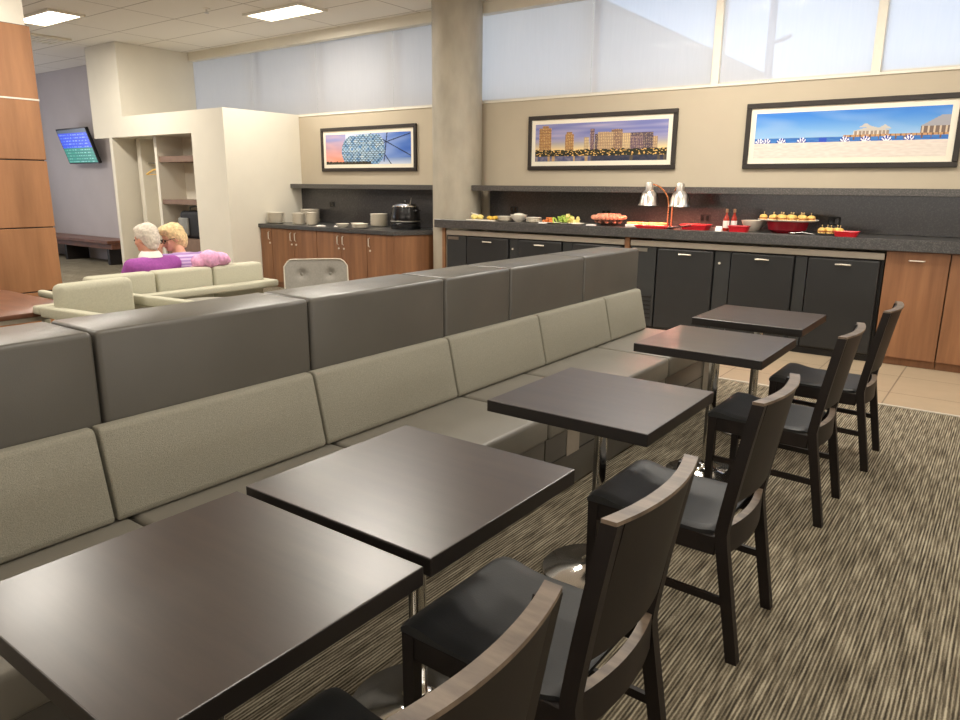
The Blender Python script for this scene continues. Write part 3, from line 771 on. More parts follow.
# pastry board beside the pillar
put('serving_platter', MB().box(-.21, .21, -.07, .07, 0, .014, .005, 2), M['ceramic'], -4.72, 6.50, 'pale platter of cheese beside the pillar end', 'platter')
ck = one('cheese_chunk', MB().ball((0, 0, .022), .03, (1.2, .9, .75), 10, 7), M['cheese'], (-4.60, 6.50, CT+.014), 'yellow cheese chunk on the platter beside the pillar', 'cheese', 'cheese chunks on the platter')
for dx, dy in ((.04, .02), (.08, -.02), (.02, -.03), (-.03, .02), (.06, .04)): dup(ck, (-4.60+dx, 6.50+dy, CT+.014+.004*(dx > .05)), random.random()*6)
bk = one('bread_roll', MB().ball((0, 0, .03), .032, (1.3, .9, .9), 12, 8), M['pine'], (-4.86, 6.50, CT+.014), 'pale bread piece on the platter beside the pillar', 'bread', 'pale bread pieces on the platter')
for dx, dy in ((.06, .02), (.03, -.03), (.11, 0), (-.02, .03)): dup(bk, (-4.86+dx, 6.50+dy, CT+.014), random.random()*6)
put('tongs', MB().tube([(-.10, 0, .09), (0, .0, .066), (.06, .0, .055)], .006, 6).tube([(-.10, .02, .085), (0, .02, .066), (.06, .0, .055)], .006, 6), M['ceramic'], -4.80, 6.50, 'small pale tongs lying on the cheese platter', 'tongs')
def plate_stack(x, y, z, n, r, where, grp):
    p0 = None
    for k in range(n):
        last = k == n-1
        lab = ('topmost plate of the ' if last else 'lower plate in the ')+where
        jit = (x+random.uniform(-.003, .003), y+random.uniform(-.003, .003), z+k*.0135)
        if p0 is None: p0 = one('dinner_plate', plate_mb(r), M['ceramic'], jit, lab, 'plate', grp)
        else: dup(p0, jit, 0, lab, grp)
plate_stack(-4.42, 6.56, CT, 4, .10, 'short stack left of the round bowl on the buffet', 'plates left of the bowl')
put('serving_bowl', bowl_mb(.105, .082), M['ceramic'], -4.24, 6.58, 'small cream bowl of dip standing behind the cheese platter', 'bowl')
put('dip', MB().ball((0, 0, .06), .088, (1, 1, .5), 20, 10), M['ceramic'], -4.24, 6.58, 'pale creamy dip filling the small bowl', 'dip')
plate_stack(-3.99, 6.52, CT, 4, .095, 'short stack right of the round bowl on the buffet', 'plates right of the bowl')
# fruit platter
put('fruit_platter', MB().lathe([(0, 0), (.17, 0), (.26, .012), (.26, .016), (.16, .006), (0, .006)], seg=44, squash=(1, .42)), M['ceramic'], -3.60, 6.54, 'oval fruit platter with orange and green pieces', 'platter')
def pieces(name, b, m, lab, cat, grp, pts):
    p = None
    for q in pts:
        if p is None: p = one(name, b, m, q, lab, cat, grp, random.random()*6)
        else: dup(p, q, random.random()*6)
pieces('papaya_slice', MB().box(-.03, .03, -.016, .016, 0, .028, .008, 2), M['papaya'], 'orange fruit slice at the left end of the fruit platter', 'fruit', 'orange fruit slices',
       [(-3.80+random.uniform(-.04, .08), 6.54+random.uniform(-.05, .05), CT+.012+.026*(k//5)) for k in range(10)])
pieces('melon_slice', MB().slab(lambda u, v: (.05*math.cos(PI*u), .05*math.sin(PI*u)*.5+.018*v, .05*math.sin(PI*u)), 8, 2, (0, .002, .012)), M['melon'], 'green melon slice in the middle of the fruit platter', 'fruit', 'green melon slices',
       [(-3.66+.014*k+random.uniform(-.02, .02), 6.53+random.uniform(-.05, .05), CT+.010+.012*(k % 3)) for k in range(10)])
pieces('pineapple_chunk', MB().prism([(-.028, 0), (.028, 0), (.012, .04), (-.012, .04)], -.018, .018, bev=.005, axis='y'), M['pine'], 'pale yellow fruit chunk at the right end of the fruit platter', 'fruit', 'pale yellow fruit chunks',
       [(-3.50+random.uniform(-.06, .07), 6.55+random.uniform(-.04, .05), CT+.012+.032*(k//5)) for k in range(11)])
put('melon_bowl', bowl_mb(.07, .045), M['melon'], -3.63, 6.64, 'pale green melon half behind the fruit slices', 'fruit')
put('saucer', plate_mb(.085), M['ceramic'], -3.36, 6.42, 'small white saucer at the right end of the fruit platter', 'plate')
put('napkin', MB().box(-.045, .045, -.035, .035, 0, .018, .004, 2), M['paper'], -3.80, 6.41, 'folded white napkin in front of the orange fruit', 'napkin')
put('place_card', MB().box(-.05, .05, -.03, .03, 0, .016, .003, 1), M['paper'], -3.17, 6.40, 'small white card in front of the tomato bowl', 'card')
# glass bowl heaped with orange red pieces
put('glass_bowl', bowl_mb(.19, .095, .4), M['glass'], -3.06, 6.60, 'clear glass bowl heaped with orange red tomatoes', 'bowl')
pts = []
for k in range(64):
    if k < 26: a = 2*PI*k/26; r = .172; z = .078
    elif k < 46: a = 2*PI*k/20; r = .115; z = .095
    elif k < 54: a = 2*PI*k/8; r = .05; z = .098
    else: a = 2*PI*k/10; r = .13; z = .04
    pts.append((-3.06+r*math.cos(a), 6.60+r*math.sin(a), CT+z))
pieces('tomato', MB().ball((0, 0, .01), .026, (1, 1, .95), 12, 8), M['tomato'], 'small orange red tomato heaped in the glass bowl', 'tomato', 'tomatoes in the glass bowl', pts)
# heat lamp station
put('flatbread_board', MB().box(-.21, .21, -.08, .08, 0, .03, .006, 2), M['paper'], -2.58, 6.53, 'pale serving board under the heat lamp', 'board')
pieces('flatbread', MB().prism([(-.05, -.06), (.05, -.06), (.055, .0), (.04, .06), (-.045, .055)], 0, .022, bev=.006), M['flat'], 'glowing yellow flatbread piece under the left heat lamp shade', 'bread', 'flatbread pieces under the lamp',
       [(-2.735+.105*k, 6.53, CT+.031) for k in range(4)])
def tray(x, y, w, d, h, label, m='red', nm='red_tray'):
    t = thing(nm, label, 'tray', (x, y, CT))
    b = MB()
    def rim(k, s): 
        return [(sx*(w/2*s-.02)+.02*math.cos(a), sy*(d/2*s-.02)+.02*math.sin(a)) for sx, sy, aa in ((1, 1, 0), (-1, 1, 1), (-1, -1, 2), (1, -1, 3)) for a in [PI/2*(aa+q/3) for q in range(4)]]
    loops = [[b.bm.verts.new((p[0], p[1], z)) for p in rim(0, s)] for s, z in ((.86, 0), (1., h), (.97, h), (.84, .006))]
    n = len(loops[0])
    for A, B2 in zip(loops, loops[1:]):
        for i in range(n): b.bm.faces.new((A[i], A[(i+1) % n], B2[(i+1) % n], B2[i]))
    b.bm.faces.new(loops[0][::-1]); b.bm.faces.new(loops[-1])
    obj('shell', b, M[m], t, ang=30)
    lip = MB().tube([(p[0]*1.0, p[1]*1.0, h) for p in rim(0, 1.)], .005, 6, closed=True); obj('rim', lip, M[m], t)
    return t
tray(-2.46, 6.385, .36, .085, .026, 'shallow red tray in front of the heat lamp')
tray(-2.03, 6.50, .28, .18, .05, 'red tray right of the heat lamp stand')
put('ladle', MB().ball((-.04, 0, .018), .034, (1.2, 1, .5), 16, 8).tube([(0, 0, .02), (.08, .01, .035), (.16, .02, .045)], .008, 8), M['blackgloss'], -2.20, 6.37, 'black ladle lying on the counter edge before the heat lamp', 'ladle')
def heat_lamp():
    t = thing('heat_lamp', 'two headed chrome heat lamp with arched stems on the buffet', 'lamp', (-2.31, 6.49, CT))
    obj('base', MB().box(-.055, .055, -.058, .058, 0, .018, .006, 2), M['darkred'], t)
    for s, hx, zt in ((-1, -.235, .425), (1, .10, .42)):
        x0 = s*.02
        pts = [(x0, 0, .018), (x0, 0, .12), (x0, 0, .24)]
        for k in range(1, 11):
            a = PI/2*k/10; pts.append((x0+(hx-x0)*(1-math.cos(a)), -.02*k/10, .24+(zt+.025-.24)*math.sin(a)))
        obj('stem', MB().tube(pts, .0085, 8), M['copper'], t)
        h = obj('lamp_shade', MB().lathe([(.0, .01), (.034, .006), (.04, -.006), (.04, -.072), (.05, -.08), (.072, -.105), (.086, -.15), (.094, -.205), (.108, -.228), (.10, -.227), (.08, -.15), (.064, -.11), (0, -.09)], (hx, -.02, zt+.035), 36), M['spun'], t)
        obj('bulb', MB().ball((hx, -.02, zt-.112), .045, (1, 1, 1.1), 16, 10), M['bulb'], h)
        l = bpy.data.lights.new('heat_glow', 'POINT'); l.energy = 42; l.color = (1, .34, .22); l.shadow_soft_size = .04
        lo = bpy.data.objects.new('heat_glow', l); C.objects.link(lo); lo.location = (-2.31+hx, 6.47, CT+zt-.150)
heat_lamp()
# sauce bottles, bowls, baskets
def bottle(x, y, label, first=None):
    if first: return dup(first, (x, y, CT), .4, label)
    t = thing('sauce_bottle', label, 'bottle', (x, y, CT), 0, 'hot sauce bottles')
    obj('bottle_body', MB().lathe([(0, 0), (.027, 0), (.029, .01), (.029, .11), (.022, .135), (.011, .16), (.011, .185), (0, .185)], seg=24), M['sauce'], t)
    obj('paper_label', MB().lathe([(.0295, .03), (.0298, .032), (.0298, .098), (.0295, .1)], seg=24), M['paper'], t)
    obj('cap', MB().lathe([(0, .18), (.013, .18), (.013, .212), (.010, .216), (0, .216)], seg=16), M['tan'], t)
    return t
b1 = bottle(-1.725, 6.50, 'left one of two red sauce bottles'); bottle(-1.665, 6.55, 'right one of two red sauce bottles, close to the white bowl', b1)
put('price_tent', MB().prism([(-.022, 0), (.022, 0), (0, .05)], -.03, .03, axis='y'), M['paper'], -1.76, 6.40, 'small white tent card in front of the sauce bottles', 'card', rz=PI/2)
put('white_bowl', bowl_mb(.118, .105, .35), M['ceramic'], -1.51, 6.68, 'plain white deep bowl behind the small red basket', 'bowl')
tray(-1.58, 6.45, .19, .12, .055, 'small red basket in front of the white bowl', nm='red_basket')
put('red_serving_bowl', MB().lathe([(0, 0), (.13, 0), (.175, .03), (.195, .11), (.19, .11), (.165, .035), (.12, .012), (0, .012)], seg=44, squash=(1, .8)), M['darkred'], -1.17, 6.60, 'large dark red bowl holding up the sandwich platter', 'bowl')
put('sandwich_platter', MB().lathe([(0, 0), (.24, 0), (.275, .012), (.275, .017), (.24, .006), (0, .006)], seg=48, squash=(1, .72)), M['ceramic'], -1.17, 6.60, 'oval platter of picked sandwiches set on the red bowl', 'platter', z=CT+.111)
def slider():
    t = thing('mini_sandwich', 'golden mini sandwich with a pick on the raised platter', 'sandwich', (0, 0, 0), 0, 'mini sandwiches on the raised platter')
    obj('bottom_bread', MB().lathe([(0, 0), (.034, 0), (.037, .008), (.034, .014), (0, .014)], seg=18), M['bun'], t)
    obj('filling', MB().lathe([(0, .014), (.037, .014), (.039, .019), (.036, .024), (0, .024)], seg=14), M['filling'], t)
    obj('top_bread', MB().lathe([(0, .024), (.035, .024), (.037, .030), (.030, .045), (.015, .052), (0, .053)], seg=18), M['bun'], t)
    obj('pick', MB().tube([(0, 0, .03), (.004, .002, .072)], .0022, 6).ball((.004, .002, .072), .005, u=8, v=6), M['pick'], t)
    return t
s0 = None
for k, (dx, dy) in enumerate([(-.225, -.01), (-.12, -.08), (-.03, -.10), (.06, -.10), (.15, -.08), (-.13, .0), (-.04, -.01), (.05, -.01), (.14, .0), (.215, -.03), (-.09, .08), (0, .09), (.10, .09)]):
    loc = (-1.17+dx, 6.60+dy, CT+.119)
    if s0 is None: s0 = slider(); s0.location = loc
    else: dup(s0, loc, random.random()*6)
put('serving_tongs', MB().tube([(-.1, -.012, .01), (0, -.014, .022), (.1, 0, .01)], .008, 8, flat=.5).tube([(-.1, .016, .01), (0, .014, .022), (.1, 0, .01)], .008, 8, flat=.5).ball((-.1, 0, .012), .02, (1.3, 1, .4), 10, 6), M['steel'], -.985, 6.42, 'steel serving tongs lying right of the red bowl', 'tongs')
put('sandwich_plate', MB().box(-.12, .12, -.075, .075, 0, .016, .005, 2), M['black'], -.76, 6.52, 'small dark plate with sandwiches, right of the tongs', 'plate')
for k, (dx, dy) in enumerate([(-.075, -.03), (0, -.035), (.075, -.03), (-.04, .03), (.04, .03)]):
    dup(s0, (-.76+dx, 6.52+dy, CT+.0165), random.random()*6, 'golden mini sandwich on the small dark plate', 'mini sandwiches on the dark plate')
tray(-.615, 6.415, .2, .12, .045, 'small red basket farthest right on the counter', nm='red_basket')

# ------------------------------------------------------------------ plates, cups and soup kettle on the side counter
plate_stack(-8.52, 6.36, LT, 12, .135, 'leftmost stack on the side counter', 'leftmost plate stack')
plate_stack(-8.30, 6.84, LT, 15, .15, 'tall rear stack on the side counter', 'tall rear plate stack')
plate_stack(-8.02, 6.38, LT, 12, .10, 'front stack of small plates on the side counter', 'front small plate stack')
plate_stack(-7.78, 6.42, LT, 13, .085, 'last small stack of the left four on the side counter', 'last small plate stack')
pieces('napkin', MB().box(-.085, .085, -.06, .06, 0, .012, .003, 2), M['paper'], 'flat pale napkin pile beside the plate stacks', 'napkin', 'napkin piles', [(-7.45, 6.30, LT), (-7.2, 6.40, LT)])
plate_stack(-6.80, 6.82, LT, 13, .125, 'rear stack left of the soup kettle', 'rear stack by the kettle')
plate_stack(-6.47, 6.88, LT, 12, .085, 'small stack tucked behind the kettle', 'small stack behind the kettle')
plate_stack(-6.72, 6.36, LT, 4, .115, 'low front stack by the soup kettle', 'low front stack by the kettle')
pieces('soup_bowl', bowl_mb(.095, .055), M['ceramic'], 'cream soup bowl on the side counter left of the kettle', 'bowl', 'cream soup bowls', [(-7.0, 6.30, LT), (-6.98, 6.56, LT)])
def kettle():
    t = thing('soup_kettle', 'black soup kettle with chrome lid beside the pillar', 'kettle', (-6.14, 6.66, LT))
    obj('base', MB().lathe([(0, 0), (.20, 0), (.205, .01), (.205, .075), (.195, .085), (0, .085)], seg=44), M['blackgloss'], t)
    obj('pot', MB().lathe([(0, .085), (.19, .085), (.20, .11), (.195, .20), (.178, .285), (.185, .295), (.18, .305), (0, .305)], seg=44), M['blackgloss'], t)
    obj('band', MB().lathe([(.203, .10), (.207, .103), (.207, .115), (.203, .118)], seg=44), M['steel'], t)
    obj('lid', MB().lathe([(.184, .300), (.182, .312), (.14, .335), (.06, .35), (0, .352)], seg=44), M['chrome'], t)
    obj('knob', MB().lathe([(0, .35), (.016, .35), (.012, .362), (.024, .372), (.02, .386), (0, .39)], seg=20), M['blackgloss'], t)
    obj('ladle_handle', MB().tube([(.09, -.02, .32), (.12, -.03, .37), (.135, -.03, .42)], .007, 8), M['steel'], t)
    for a in (PI, 0): obj('side_handle', MB().tube([(.19*math.cos(a), -.05, .25), (.225*math.cos(a), -.04, .255), (.225*math.cos(a), .04, .255), (.19*math.cos(a), .05, .25)], .009, 8), M['blackgloss'], t)
kettle()

# ------------------------------------------------------------------ lounge furniture
def loop_arm(y0, y1, x0, x1, zt, th=.075):
    """flat arm slab with a down-turned end: an open hoop"""
    b = MB().box(x0, x1, y0, y1, zt-th, zt, .014, 3)
    b.box(x1-th, x1, y0, y1, .12, zt-th-.001, .012, 3)
    return b
def lounge_chair(loc, rz, label):
    """faces local +x"""
    t = thing('lounge_armchair', label, 'armchair', loc, rz, 'pale sage armchairs')
    obj('back_cushion', MB().box(-.20, -.06, -.325, .235, .40, .855, .05, 4), M['lightfab'], t)
    obj('back_rail', MB().box(-.34, -.25, -.38, .38, .64, .70, .016, 3), M['lightfab'], t)
    for s in (-1, 1):
        y0, y1 = sorted((s*.30, s*.38))
        obj('arm', loop_arm(y0, y1, -.249, .40, .70), M['lightfab'], t)
    obj('seat', MB().box(-.20, .34, -.295, .295, .27, .43, .04, 4), M['lightfab'], t)
    fr = MB().box(-.33, .34, -.36, .36, .14, .26, .01, 2); obj('frame', fr, M['black'], t)
    for sx in (-.28, .29):
        for sy in (-.31, .31): obj('leg', MB().lathe([(0, 0), (.016, 0), (.02, .14), (0, .14)], (sx, sy, 0), 14), M['chrome'], t)
    return t
lounge_chair((-4.52, 1.74, 0), .12, 'pale sage armchair with flat arms directly behind the banquette')
lounge_chair((-6.98, 1.22, 0), 0, 'pale sage armchair cut off at the left edge beside the wood pier')
def sofa():
    t = thing('lounge_sofa', 'long pale sage sofa seen from behind with two people seated', 'sofa', (-5.45, 2.66, 0))
    L = .86
    for k in range(3):
        a = -L+.06+k*(2*L-.12)/3; c = a+(2*L-.12)/3-.006
        obj('back_cushion', MB().box(.24, .40, a, c, .38, .82, .03, 3), M['lightfab'], t)
        obj('seat_cushion', MB().box(-.36, .235, a, c, .27, .42, .03, 3), M['lightfab'], t)
    obj('back_rail', MB().box(.42, .535, -L, L, .595, .66, .018, 3), M['lightfab'], t)
    for s in (-1, 1):
        y0, y1 = sorted((s*(L-.055), s*L)); 
        b = MB().box(-.42, .415, y0, y1, .605, .66, .014, 3).box(-.42, -.365, y0, y1, .12, .604, .012, 3)
        obj('arm', b, M['lightfab'], t)
    obj('frame', MB().box(-.38, .5, -L+.02, L-.02, .14, .262, .01, 2), M['black'], t)
    for sx in (-.3, .42):
        for sy in (-.75, .75): obj('leg', MB().lathe([(0, 0), (.018, 0), (.022, .14), (0, .14)], (sx, sy, 0), 14), M['chrome'], t)
sofa()
def tufted_chair():
    t = thing('tufted_chair', 'grey tufted chair with pale piping behind the banquette', 'chair', (-4.36, 3.50, 0), R(-40))
    W = .285
    def back(u, v):
        y = -W+2*W*u; z = .50+.355*v; e = min(u, 1-u)
        zz = z-.06*max(0, 1-e/.12)**2*(v > .5)*(v-.5)*2
        x = -.25-.07*v+.06*(2*u-1)**2
        for cy in (.27, .73): x -= .030*math.exp(-(((u-cy)/.07)**2+((v-.62)/.11)**2))
        return (x, y, zz)
    obj('backrest', MB().slab(back, 36, 20, (-.06, 0, 0)), M['greyfab'], t, ang=60)
    rim = [back(0, k/10) for k in range(11)]+[back(k/20, 1) for k in range(1, 20)]+[back(1, 1-k/10) for k in range(11)]
    obj('piping', MB().tube([(p[0]+.001, p[1]*1.005, p[2]+.002) for p in rim], .0055, 8), M['piping'], t)
    for cy in (.27, .73):
        p = back(cy, .62); obj('button', MB().ball((p[0]+.004, p[1], p[2]), .016, (.5, 1, 1), 12, 8), M['greyfab'], t)
    obj('seat', MB().box(-.26, .27, -W, W, .34, .49, .05, 4), M['greyfab'], t)
    obj('pedestal', MB().lathe([(0, .03), (.03, .03), (.03, .34), (0, .34)], seg=20), M['chrome'], t)
    obj('base_plate', MB().lathe([(0, 0), (.26, 0), (.26, .012), (.05, .03), (0, .03)], seg=40), M['chrome'], t)
tufted_chair()
def side_table():
    t = thing('round_side_table', 'small round grey side table between armchair and sofa', 'side table', (-4.64, 2.56, 0))
    obj('tabletop', MB().lathe([(0, .575), (.205, .575), (.215, .585), (.21, .6), (0, .6)], seg=44), M['greytop'], t)
    obj('column', MB().lathe([(0, .02), (.022, .02), (.022, .575), (0, .575)], seg=18), M['chrome'], t)
    obj('base_plate', MB().lathe([(0, 0), (.17, 0), (.17, .01), (.03, .022), (0, .022)], seg=36), M['chrome'], t)
side_table()
def lounge_table():
    t = thing('lounge_table', 'brown wood lounge table at the left edge in front of the pier', 'table', (-5.62, .92, 0))
    def rr(w, d, r, n=8):
        return [(sx*(w-r)+r*math.cos(a), sy*(d-r)+r*math.sin(a)) for sx, sy, q in ((1, 1, 0), (-1, 1, 1), (-1, -1, 2), (1, -1, 3)) for a in [PI/2*(q+k/n) for k in range(n+1)]]
    obj('tabletop', MB().prism(rr(.80, .76, .35), .615, .65, bev=.006), M['tabletan'], t)
    obj('edge_band', MB().prism(rr(.79, .75, .345), .585, .6145), M['strip'], t)
    obj('pedestal', MB().box(-.45, .45, -.3, .3, .03, .585, .01, 1), M['edge'], t)
    obj('plinth', MB().box(-.5, .5, -.35, .35, 0, .03, .006, 1), M['edge'], t)
lounge_table()

# ------------------------------------------------------------------ people (local: faces +x, left is +y)
def finger_hand(b, wrist, d, up, side, s=1., curl=.9, mirror=1):
    """palm, four bent fingers and a thumb; d = pointing, up = back of the hand, side = thumb side"""
    w = Vector(wrist); d = Vector(d).normalized(); up = Vector(up).normalized(); side = Vector(side).normalized()
    pc = w+d*.045*s
    for k in range(-2, 3):
        b.limb([(w+side*k*.012*s, .017*s), (w+d*.085*s+side*k*.017*s, .013*s)], .5)
    for k, ln in enumerate((.072, .08, .074, .058)):
        p = w+d*.088*s+side*(.030-.020*k)*s; q = p; a = 0.
        for j, (l, r) in enumerate(((.45, .0095), (.32, .0088), (.23, .008))):
            a += curl*(.45+.3*j)*.8
            n = q+(d*math.cos(a)-up*math.sin(a))*ln*l*s; b.limb([(q, r*s), (n, (r-.0006)*s)], .5); q = n
    p = w+d*.03*s+side*.030*s
    q = p+(side*.8+d*.6-up*.35).normalized()*.036*s; n = q+(d*.95+side*.15-up*.35).normalized()*.03*s
    b.limb([(p, .013*s), (q, .0105*s), (n, .009*s)], .5)
def head_mesh(b, c, rot, s=1.):
    m = Matrix.Translation(c) @ rot.to_matrix().to_4x4()
    def B(p, r, sc=(1, 1, 1)): b.ball(m @ Vector(p), r*s, sc, 18, 12, rot)
    B((-.012, 0, .03), .088, (1.08, .86, 1.02)); B((.03, 0, -.02), .068, (.95, .86, 1.2)); B((.052, 0, -.078), .034, (1, 1.05, .8))
    B((.088, 0, -.012), .013, (.8, .8, 1.7)); B((.099, 0, -.030), .014, (1.1, 1.1, .8))
    for s2 in (-1, 1):
        B((.0, s2*.078, -.008), .022, (.75, .35, 1.4)); B((.064, s2*.034, -.022), .026, (.6, .9, .8)); B((.066, s2*.03, .022), .016, (.6, 1.5, .5))
    B((.076, 0, -.058), .017, (.6, 1.5, .6))
def person(name, label, loc, rz, P):
    t = thing(name, label, 'person', loc, rz)
    hr = Euler(P['head_rot']); hc = Vector(P['head'])
    b = MB()
    pel = (0, 0, .515); ch_ = P['chest']; nk = P['neck']
    b.limb([(pel, .125), ((Vector(pel)+Vector(ch_))/2, .12), (ch_, .125)], .4)
    b.limb([(Vector(nk)-Vector((.01, 0, .06)), .075), (nk, .054), (hc+hr.to_matrix() @ Vector((-.01, 0, -.06)), .052)], .4)
    for s in (-1, 1):
        b.limb([(Vector(ch_)+Vector((0, s*.06, .02)), .10), (P['sh'][s], .062)], .4)
        b.limb([(P['sh'][s], .060), (P['el'][s], .043), (P['wr'][s], .028)], .4)
        b.limb([((0, s*.085, .50), .085), ((.43, s*.10, .50), .06), ((.45, s*.10, .28), .052), ((.44, s*.10, .10), .035)], .4)
        b.limb([((.42, s*.10, .045), .035), ((.58, s*.11, .034), .028)], .4)
        dd = P['hand'][s]; finger_hand(b, P['wr'][s], *dd)
    head_mesh(b, hc, hr)
    mobj('body', remeshed(b, .0075, 3), M['skin'], t)
    hm = Matrix.Translation(hc) @ hr.to_matrix().to_4x4()
    # garments
    g = MB(); gr = .014
    g.limb([((0, 0, .47), .135), ((Vector(pel)+Vector(ch_))/2, .137), (ch_, .142)], .4)
    g.ball(Vector(nk)-Vector((.012, 0, .085)), .092)
    for s in (-1, 1):
        g.limb([(Vector(ch_)+Vector((0, s*.06, .02)), .117), (P['sh'][s], .079)], .4)
        e = Vector(P['el'][s]).lerp(Vector(P['wr'][s]), .86)
        g.limb([(P['sh'][s], .077), (P['el'][s], .060), (e, .042)], .4)
    mobj('sweater', remeshed(g, .010, 5), M[P['cloth']], t)
    tr = MB()
    for s in (-1, 1): tr.limb([((.0, s*.085, .50), .098), ((.43, s*.10, .50), .073), ((.45, s*.10, .28), .064), ((.44, s*.10, .12), .055)], .4)
    mobj('trousers', remeshed(tr, .012, 5), M['trouser'], t)
    sh_ = MB()
    for s in (-1, 1): sh_.limb([((.40, s*.10, .048), .046), ((.50, s*.105, .044), .044), ((.61, s*.11, .034), .034)], .4)
    for v_ in sh_.bm.verts: v_.co.z = max(v_.co.z, 0)
    mobj('shoes', remeshed(sh_, .010, 3), M['leather'], t)
    # hair
    h = MB()
    for p, r, sc in P['hair']: h.ball(hm @ Vector(p), r, sc, 16, 10, hr)
    me = remeshed(h, .009, 3)
    for v_ in me.vertices:
        n = v_.co-hc; v_.co += n.normalized()*(.007*mnoise.noise(v_.co*28)+.004*mnoise.noise(v_.co*70))
    mobj('hair', me, M[P['haircol']], t)
    for s in (-1, 1):
        o = obj('eye', MB().ball(hm @ Vector((.083, s*.031, 0)), .0095, u=10, v=8), M['eye'], t)
    obj('lips', MB().ball(hm @ Vector((.087, 0, -.057)), .010, (.5, 2., .6), 10, 6, hr), M['lip'], t)
    if P.get('collar'):
        nkv = Vector(nk)
        cb = MB().lathe([(.092, -.05), (.100, -.045), (.086, -.012), (.070, .006), (.064, .006), (.072, -.02), (.088, -.05)], nkv+Vector((-.008, 0, .0)), 26)
        obj('shirt_collar', cb, M['paper'], t)['label'] = 'white shirt collar'
    if P.get('glasses'):
        gl = MB()
        for s in (-1, 1):
            gl.tube([hm @ Vector((.098, s*.033+.024*math.cos(a), .0+.019*math.sin(a))) for a in [2*PI*k/16 for k in range(16)]], .0028, 6, closed=True)
            gl.tube([hm @ Vector((.096, s*.057, .004)), hm @ Vector((.05, s*.078, .006)), hm @ Vector((.0, s*.08, .004))], .0026, 6)
        gl.tube([hm @ Vector((.098, -.009, .004)), hm @ Vector((.1, .009, .004))], .0028, 6)
        obj('glasses', gl, M['black'], t)
    return t
man = dict(chest=(.02, 0, .785), neck=(.055, 0, .955), head=(.085, .005, 1.06), head_rot=(0, .12, .30),
    sh={-1: (.02, -.195, .835), 1: (.02, .195, .835)}, el={-1: (.10, -.255, .63), 1: (.10, .255, .63)}, wr={-1: (.30, -.11, .60), 1: (.30, .11, .60)},
    hand={-1: ((.8, .55, -.1), (0, 0, 1), (.5, .8, 0)), 1: ((.8, -.55, -.1), (0, 0, 1), (.5, -.8, 0))}, cloth='purple', collar=True, haircol='greyhair',
    hair=[((-.025, 0, .045), .098, (1.05, .92, .98)), ((-.055, 0, .0), .082, (.9, .98, 1.1)), ((-.06, 0, -.045), .06, (.8, 1.1, 1)), ((.02, 0, .085), .07, (1, .95, .6)), ((-.01, .066, .02), .032, (1, .6, 1.2)), ((-.01, -.066, .02), .032, (1, .6, 1.2))])
person('man', 'white haired person in purple sweater seated on the sofa', (-5.36, 2.56, 0), PI+R(6), man)
wom = dict(chest=(.05, 0, .79), neck=(.10, .01, .935), head=(.15, .035, 1.045), head_rot=(.05, .25, 1.5),
    sh={-1: (.04, -.165, .845), 1: (.05, .165, .845)}, el={-1: (.16, -.24, .63), 1: (.20, .21, .66)}, wr={-1: (.33, -.10, .60), 1: (.21, .135, .875)},
    hand={-1: ((.8, .55, -.1), (0, 0, 1), (.5, .8, 0)), 1: ((-.12, .0, 1), (.1, 1, 0), (.9, -.1, .3), .9, .9)}, cloth='lavender', glasses=True, haircol='blonde',
    hair=[((-.025, 0, .042), .099, (1.03, .95, 1.0)), ((-.05, 0, -.005), .088, (.92, 1.05, 1.1)), ((-.055, 0, -.055), .07, (.85, 1.2, .9)), ((.03, 0, .085), .08, (1, 1, .62)), ((-.03, .074, .01), .040, (1.0, .65, 1.3)), ((-.03, -.074, .01), .040, (1.0, .65, 1.3)), ((.06, .0, .075), .045, (.8, 1.3, .6))])
person('woman', 'blonde person with glasses in lavender striped sweater, chin on hand', (-5.40, 2.885, 0), PI-R(4), wom)

def coat():
    b = MB()
    def f(u, v):
        y = -.20+.40*u; a = v*PI*1.0
        x = .12*math.cos(a)+.0; z = .06+.085*math.sin(a)*(1-.55*(2*u-1)**2)
        return (x, y, z)
    b.ball((0, -.06, .055), .11, (.9, 1.1, .72)); b.ball((0, .07, .05), .105, (.9, 1.2, .62)); b.ball((-.05, -.14, .035), .09, (1, 1.1, .7)); b.ball((-.02, .15, .03), .07, (1, 1.2, .6))
    b.ball((-.10, .0, -.08), .12, (.5, 1.5, 1.1)); b.ball((-.09, -.1, -.05), .1, (.5, 1.4, 1.))
    me = remeshed(b, .010, 4)
    for v_ in me.vertices:
        v_.co += v_.co.normalized()*(.016*mnoise.noise(v_.co*13)+.007*mnoise.noise(v_.co*34))
    o = mobj('draped_coat', me, M['pink']); o.location = (-5.13, 2.985, .825); o.scale = (1., .74, 1.0)
    tag(o, 'pink coat bundled over the sofa back beside the blonde person', 'coat')
coat()

